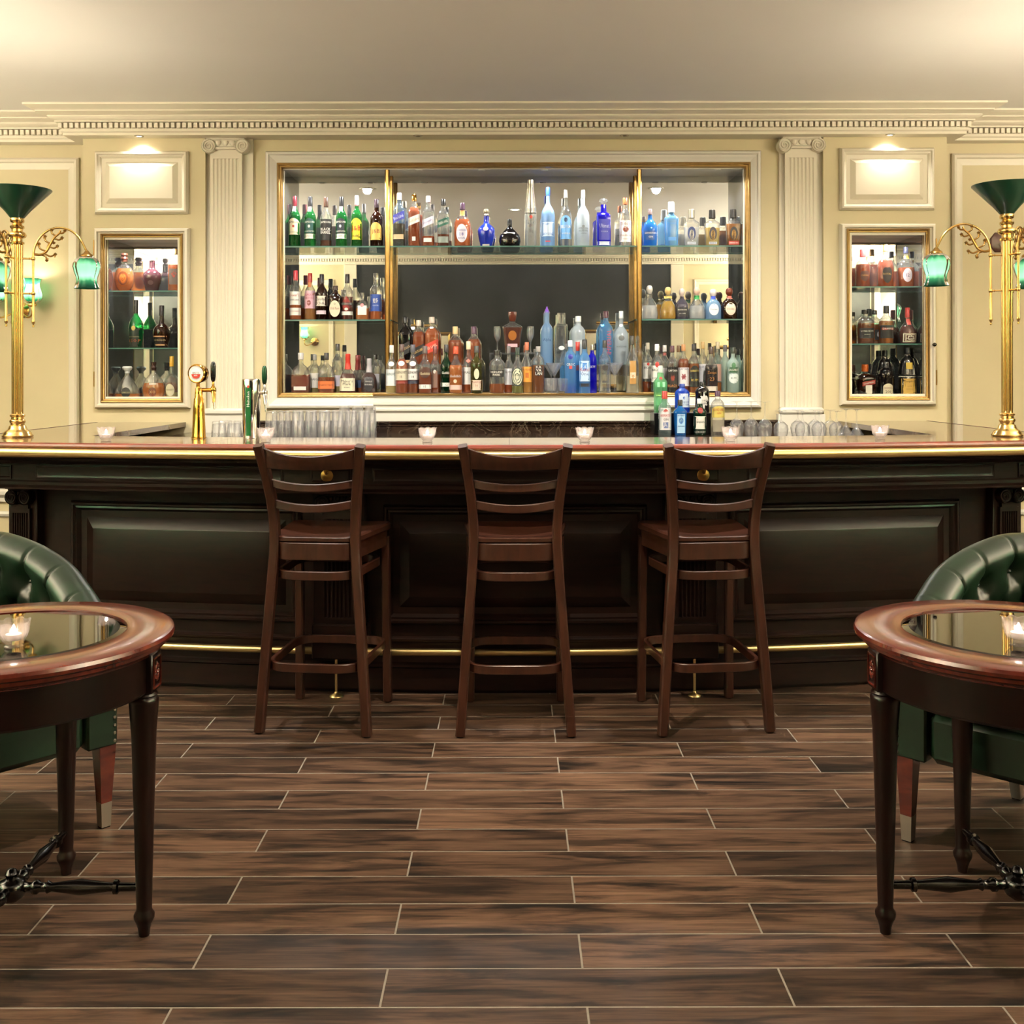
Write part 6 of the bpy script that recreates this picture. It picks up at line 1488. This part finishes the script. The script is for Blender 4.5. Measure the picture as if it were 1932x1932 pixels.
row(6.54, ZPR[1], 'bottles on the lower shelf of the right wall cabinet', [
 ('square', 'liqueur_bottle', 'square amber bottle with black cap and scalloped black label', 'bottle', 1632, 586, 30, dict(liq='#8a4208', fill=.60, cap='#141412', labels=[('rect', .92, .16, .46, '#1c1614', [('LUNA RUM', .37, .05, '#d8cfc0'), ('20 ANOS', .27, .03, '#d8cfc0')])])),
 ('square', 'liqueur_bottle', 'square amber bottle with small grey oval label, half hidden', 'bottle', 1650, 586, 24, dict(liq='#8a4208', fill=.58, cap='#141412', dy=.04, labels=[('rect', .6, .12, .42, '#2c2a2a', (), .35), ('oval', .24, .2, .36, '#b8b4b0', (), .35)])),
 ('irish', 'liqueur_bottle', 'amber bottle with black cap, black label and red banner', 'bottle', 1672, 579, 27, dict(liq='#9a5210', fill=.60, cap='#141412', dy=-.03, labels=[('rect', .94, .14, .48, '#1e1a18'), ('rect', .8, .36, .42, '#b03a34', [('DRAMBUIE', .39, .045, W)])])),
 ('marnier', 'liqueur_bottle', 'bulbous bottle with red seal cap, ribbon and framed label', 'bottle', 1720, 582, 33, dict(liq='#6a1c0c', fill=.5, cap='#b83434', labels=[('rect', .78, .04, .28, '#e2d8c0'), ('rect', .68, .06, .26, '#4a1a14', [('Grand', .2, .045, W), ('Marnier', .14, .05, W)]), ('rect', .24, .52, .70, '#c04a40')])),
], lim=PCAB[1][:2])
row(6.54, PCAB[1][2] + .001, 'bottles on the floor of the right wall cabinet', [
 ('cointreau', 'liqueur_bottle', 'square brown bottle with copper cap and curved red-white banner', 'bottle', 1632, 689, 34, dict(glass_=BROWN, cap='#a8501c', labels=[('rect', .36, .0, .32, '#dcd4c4', (), .1), ('slant', .72, .28, .50, '#8a2c24', [('COINTREAU', .39, .05, W)], .1)])),
 ('monk', 'liqueur_bottle', 'dark robed-figure bottle standing behind the black bottle', 'bottle', 1669, 661.6, 32, dict(glass_=BLACKG, cap='#141414', dy=.07)),
 ('apoth', 'liqueur_bottle', 'black bottle with cream arched label reading 200', 'bottle', 1671, 687, 29, dict(glass_=BLACKG, cap='#141414', dy=-.03, labels=[('arch', .62, .01, .36, '#d8cdb0', [('HEERING', .22, .05, '#7a2c24'), ('200', .1, .09, BK)])])),
 ('monk', 'liqueur_bottle', 'dark robed-figure bottle with big gold script label', 'bottle', 1720, 657, 34, dict(glass_=BLACKG, cap='#141414', labels=[('rect', .82, .015, .34, '#c9a04a', [('Frangelico', .28, .045, '#4a3414'), ('LIQUORE', .18, .02, '#6a4a1c'), ('NOCCIOLA', .12, .02, '#6a4a1c')]), ('rect', .36, .54, .68, '#c9a83a'), ('rect', .98, .375, .39, '#e8e2cc')])),
], lim=PCAB[1][:2])

# ================================================================== GLASSWARE
def glassware(name, label, cat, prof, seg=24, group=None, fn=None):
    t = thing(name, label, cat, group=group)
    return t
def wall_prof(outer, th):
    """closed thin shell from an outer profile"""
    return outer + [(max(0.0, r - th), z) for r, z in outer[::-1]]
HB = wall_prof([(.028, 0), (.030, .004), (.036, .145)], .0016)
hb_me = MB().lathe([(0, .0)] + [(.028, 0), (.030, .003), (.0365, .145), (.0349, .145), (.0285, .012), (0, .010)], 40, fn=lambda a, z: 1 + .03 * cos(10 * a)).mesh('tumbler', M['thin'], 50)
rk_me = MB().lathe([(0, .0)] + [(.033, 0), (.036, .003), (.041, .088), (.0394, .088), (.0335, .014), (0, .012)], 44, fn=lambda a, z: 1 + .03 * cos(11 * a)).mesh('tumbler', M['thin'], 50)
def mk(me, name, label, cat, p, group, rx=False):
    o = bpy.data.objects.new(name, me); COL.objects.link(o); o.location = p; tag(o, label, cat, group)
    if rx: o.rotation_euler = (pi, 0, random.uniform(0, 3))
    return o
ORD = ('first', 'second', 'third', 'fourth', 'fifth', 'sixth', 'seventh', 'eighth')
g = 'highball glasses upside down on the back counter'
for r_, (yy, xs, hh) in enumerate(((5.93, (512, 537, 562, 587, 612, 637, 662, 687), 0), (6.02, (524, 549, 574, 599, 624, 649, 674, 697), .0), (6.11, (562, 587, 612, 637, 662, 687), .0), (6.20, (650, 675, 699), .022))):
    for q_, xx in enumerate(xs):
        lab = ('clear highball glass turned upside down, %s from the left in the front row' % ORD[q_]) if r_ == 0 else ('taller highball glass upside down, %s of three beside the marble splash' % ORD[q_]) if hh else 'clear highball glass turned upside down in the rows behind the front row'
        o = mk(hb_me, 'highball_glass', lab, 'glass', (X(xx, yy), yy, BCZ + .0006 + .145 * (1 if hh == 0 else 1.14)), g, True)
        if hh: o.scale = (1, 1, 1.14)
g = 'tumblers behind the beer taps'
for (yy, xs, wh) in ((5.95, (413, 442, 471), 'front'), (6.06, (425, 453), 'rear')):
    for q_, xx in enumerate(xs):
        mk(rk_me, 'tumbler_glass', 'short tumbler upside down behind the beer taps, %s row, %s from the left' % (wh, ORD[q_]), 'glass', (X(xx, yy), yy, BCZ + .0006 + .088), g, True)
# stemmed glasses, upside down: prof from rim (z=0) to foot
def stem_me(bowl_r, bowl_h, stem_h, foot_r):
    b = [(bowl_r * .82, 0), (bowl_r * .95, bowl_h * .25), (bowl_r, bowl_h * .5), (bowl_r * .9, bowl_h * .75), (bowl_r * .5, bowl_h * .95), (.006, bowl_h + .006)]
    s = [(.0038, bowl_h + .02), (.0036, bowl_h + stem_h - .01), (.008, bowl_h + stem_h - .003), (foot_r, bowl_h + stem_h), (foot_r, bowl_h + stem_h + .0015), (0, bowl_h + stem_h + .0015)]
    inner = [(max(.0, r - .0014), z) for r, z in b[:-1]][::-1]
    return [(0, bowl_h * .95)] + inner + b + s
wine = MB().lathe(stem_me(.040, .095, .095, .034), 24).mesh('wine_glass', M['thin'], 50)
wine2 = MB().lathe(stem_me(.041, .082, .058, .032), 24).mesh('wine_glass', M['thin'], 50)
g = 'wine glasses upside down on the back counter'
for xx, yy, lab in ((1390, 6.05, 'first beside the gin bottles'), (1417, 6.05, 'second beside the gin bottles'), (1443, 5.95, 'third beside the gin bottles')):
    mk(wine, 'wine_glass', 'tall wine glass turned upside down, ' + lab, 'glass', (X(xx, yy), yy, BCZ + .0006), g)
for k, (xx, yy) in enumerate(((1473, 5.95), (1505, 6.08), (1514, 5.93), (1537, 6.1), (1545, 5.95), (1566, 6.08), (1578, 5.93))):
    mk(wine2, 'wine_glass', 'short-stemmed wine glass upside down below the right pilaster, %s from the left' % ORD[k], 'glass', (X(xx, yy), yy, BCZ + .0006), g)
mart = MB().lathe([(.045, 0), (.0435, 0), (.006, .055), (0, .056)][::-1] + [(.045, 0), (.007, .060), (.0036, .075), (.0034, .135), (.009, .146), (.033, .150), (.033, .1515), (0, .1515)], 28).mesh('martini_glass', M['thin'], 50)
for xx, yy, lab in ((1596, 6.0, 'left of the pair by the right counter end'), (1616, 5.93, 'right of the pair by the counter end')):
    mk(mart, 'martini_glass', 'martini glass turned upside down, ' + lab, 'glass', (X(xx, yy), yy, BCZ + .0006), 'martini glasses upside down')
# upright martini glasses and tasting glasses on the ledge
mup = MB().lathe([(0, 0), (.032, 0), (.032, .0015), (.009, .005), (.0036, .014), (.0034, .062), (.006, .072), (.055, .128), (.0535, .128), (.005, .0745), (0, .074)], 28).mesh('martini_glass', M['thin'], 50)
for xx, lab in ((1046, 'left of the blue-based bottle'), (1160, 'below the frosted leopard bottle')):
    o = mk(mup, 'martini_glass', 'empty martini glass standing on the ledge ' + lab, 'glass', (X(xx, 6.47), 6.47, ZB + .0008), 'martini glasses on the ledge')
    o.scale = (.98, .98, Z(685, 6.47) / .128 - ZB / .128)
flute = MB().lathe([(0, 0), (.022, 0), (.022, .0015), (.006, .004), (.0032, .012), (.003, .065), (.008, .072), (.017, .09), (.0205, .112), (.019, .150), (.0178, .150), (.0192, .112), (.0155, .09), (0, .076)], 20).mesh('tasting_glass', M['thin'], 50)
for xx, lab in ((938, 'left'), (1001.5, 'right')):
    o = mk(flute, 'tasting_glass', 'slim stemmed tasting glass %s of the cut glass decanter' % lab, 'glass', (X(xx, 6.60), 6.60, ZR2 + .0008), 'tasting glasses beside the decanter')
    o.scale = (1, 1, (Z(616, 6.60) - ZR2) / .150)
# cut tumblers at the ledge
for xx, lab in ((1040, 'at the foot of the left martini glass'), (1062, 'just left of the blue-based bottle')):
    mk(rk_me, 'tumbler_glass', 'cut glass tumbler on the ledge ' + lab, 'glass', (X(xx, 6.40), 6.405, ZB + .0008), 'cut tumblers on the ledge')

# ================================================================== BEER TAPS
def tap_handle(par, x, y, z, mat, hm, h_):
    b = MB().tube([(x - .055, y, z), (x - .01, y, z), (x + .012, y, z)], .009, 12)
    b.lathe([(0, -.016), (.010, -.014), (.013, 0), (.010, .014), (.006, .018), (.005, .036), (.008, .038), (0, .040)], 14, c=(x, y, z))
    b.tube([(x + .002, y - .002, z - .008), (x + .006, y - .012, z - .03), (x + .008, y - .018, z - .055)], [.010, .009, .0065], 12)
    f = b.build('faucet', mat, par, 50)
    MB().tube([(x + .008, y - .018, z - .052), (x + .011, y - .022, z - .085)], [.005, .0038], 10).build('spout', M['chrome'], f, 50)
    MB().lathe([(.005, .038), (.009, .042), (.0115, .06), (.0115, h_ - .02), (.010, h_ - .008), (.006, h_), (0, h_ + .001)], 14, c=(x, y, z)).build('handle', hm, f, 60)
d1 = 4.79
t = thing('beer_tap', 'gold plated beer tap with round red and white badge', 'beer tap', (X(375, d1), d1, ZCT + .0006), group='beer taps')
hz = Z(752, d1) - ZCT
MB().lathe([(0, 0), (.031, 0), (.032, .004), (.030, .010), (.025, hz * .75), (.0215, hz), (.018, hz + .006), (.017, hz + .03), (.015, hz + .045), (.012, hz + .05), (0, hz + .05)], 28).build('column', M['gold'], t, 50)
bz = Z(704, d1) - ZCT
MB().lathe([(.012, hz + .04), (.008, hz + .048), (.008, bz - .04), (.012, bz - .036), (0, bz - .034)], 14, c=(-.002, -.004, 0)).build('badge_post', M['gold'], t, 50)
Mx = Matrix.Translation((-.002, -.006, bz)) @ Matrix.Rotation(RAD(-14), 4, 'Z') @ Matrix.Rotation(RAD(90), 4, 'X')
bd = MB().lathe([(0, -.028), (.036, -.028), (.041, -.022), (.0425, 0), (.0425, .014), (.039, .018), (.036, .016), (0, .0155)], 36, M=Mx).build('badge', M['gold'], t, 40)
MB().lathe([(0, .0162), (.035, .0162)], 36, M=Mx).build('badge_face', paint('#d8d4d2', .25), bd, 0)
MB().lathe([(0, .0168), (.0245, .0168)], 32, M=Mx).build('badge_disc', paint('#f0eeea', .25), bd, 0)
hd = MB()
ar = [(.0225 * cos(pi + pi * k / 16), .0225 * sin(pi + pi * k / 16), .0174) for k in range(17)]
ar = [(x, min(y, -.003), z) for x, y, z in ar]
hd.add([tuple(Mx @ Vector(p)) for p in ar], [tuple(range(17))]); hd.build('red_field', paint('#b83a30', .25), bd, 0)
def flat_text(s, cx_, cy_, h_, mat, Mx, zz, par, wmax=None, rot=0):
    v, f = text_mesh(s); sx = 1.0
    if wmax: sx = min(1.0, wmax / (2 * max(p[0] for p in v) * h_))
    V = []
    for p in v:
        a, b = p[0] * h_ * sx, p[1] * h_
        a, b = a * cos(rot) - b * sin(rot) + cx_, a * sin(rot) + b * cos(rot) + cy_
        V.append(tuple(Mx @ Vector((a, b, zz))))
    MB().add(V, f).build('lettering', mat, par, 0)
flat_text('AMSTEL', 0, .003, .0085, paint('#20242e'), Mx, .018, bd, .038)
flat_text('BIER', 0, -.0085, .0065, paint('#f0eeea'), Mx, .018, bd, .026)
tap_handle(t, X(401, d1) - X(375, d1), .01, Z(735, d1) - ZCT, M['gold'], M['black'], .125)
d2 = 4.80
t = thing('beer_tap', 'chrome cylindrical beer tap with green stripe', 'beer tap', (X(474, d2), d2, ZCT + .0006), group='beer taps')
hc = Z(714, d2) - ZCT
rc = 17.2 * d2 / F
MB().lathe([(0, 0), (rc * .86, 0), (rc * .88, .004), (rc, hc * .6), (rc, hc - .008), (rc * .96, hc - .002), (rc * .85, hc), (0, hc)], 40).build('column', M['chrome'], t, 40)
sv = []; sf = []
zs = lins(.012, hc - .03, 22)
def rr_at(z): return (rc * .88 + (rc - rc * .88) * min(1, z / (hc * .6))) + .0012
for z in zs:
    u = min(1, (hc - .03 - z) / .014); hw = .0125 * (sqrt(max(0, 1 - (1 - u) ** 2)) if u < 1 else 1) * (.9 + .1 * z / hc)
    for k in range(7):
        a = -pi / 2 - .12 + (k / 6 - .5) * 2 * hw / rc
        sv.append((rr_at(z) * cos(a), rr_at(z) * sin(a), z))
for i in range(len(zs) - 1):
    for k in range(6): sf.append((i * 7 + k, i * 7 + k + 1, (i + 1) * 7 + k + 1, (i + 1) * 7 + k))
stp_ = MB().add(sv, sf).build('green_stripe', paint('#0f5a2c', .25), t, 80)
ta = -pi / 2 - .12
Mt = Matrix.Translation((rc * 1.0 * cos(ta), rc * sin(ta), 0)) @ Matrix.Rotation(-.12, 4, 'Z') @ Matrix.Rotation(RAD(90), 4, 'X')
flat_text('Heineken', 0.001, hc * .66, .0125, paint('#f0f0ea'), Mt, .0022, stp_, .07, pi / 2)
star = []
for k in range(10):
    a = pi / 2 + k * pi / 5; r = .0085 if k % 2 == 0 else .0036; star.append(tuple(Mt @ Vector((.001 + r * cos(a), hc * .90 + r * sin(a) - .008, .0022))))
MB().add(star, [tuple(range(10))]).build('red_star', paint('#d03a34'), stp_, 0)
tap_handle(t, X(499, d2) - X(474, d2), .0, Z(740, d2) - ZCT, M['chrome'], plain('green_handle', '#0c3a22', .2, .3), .118)
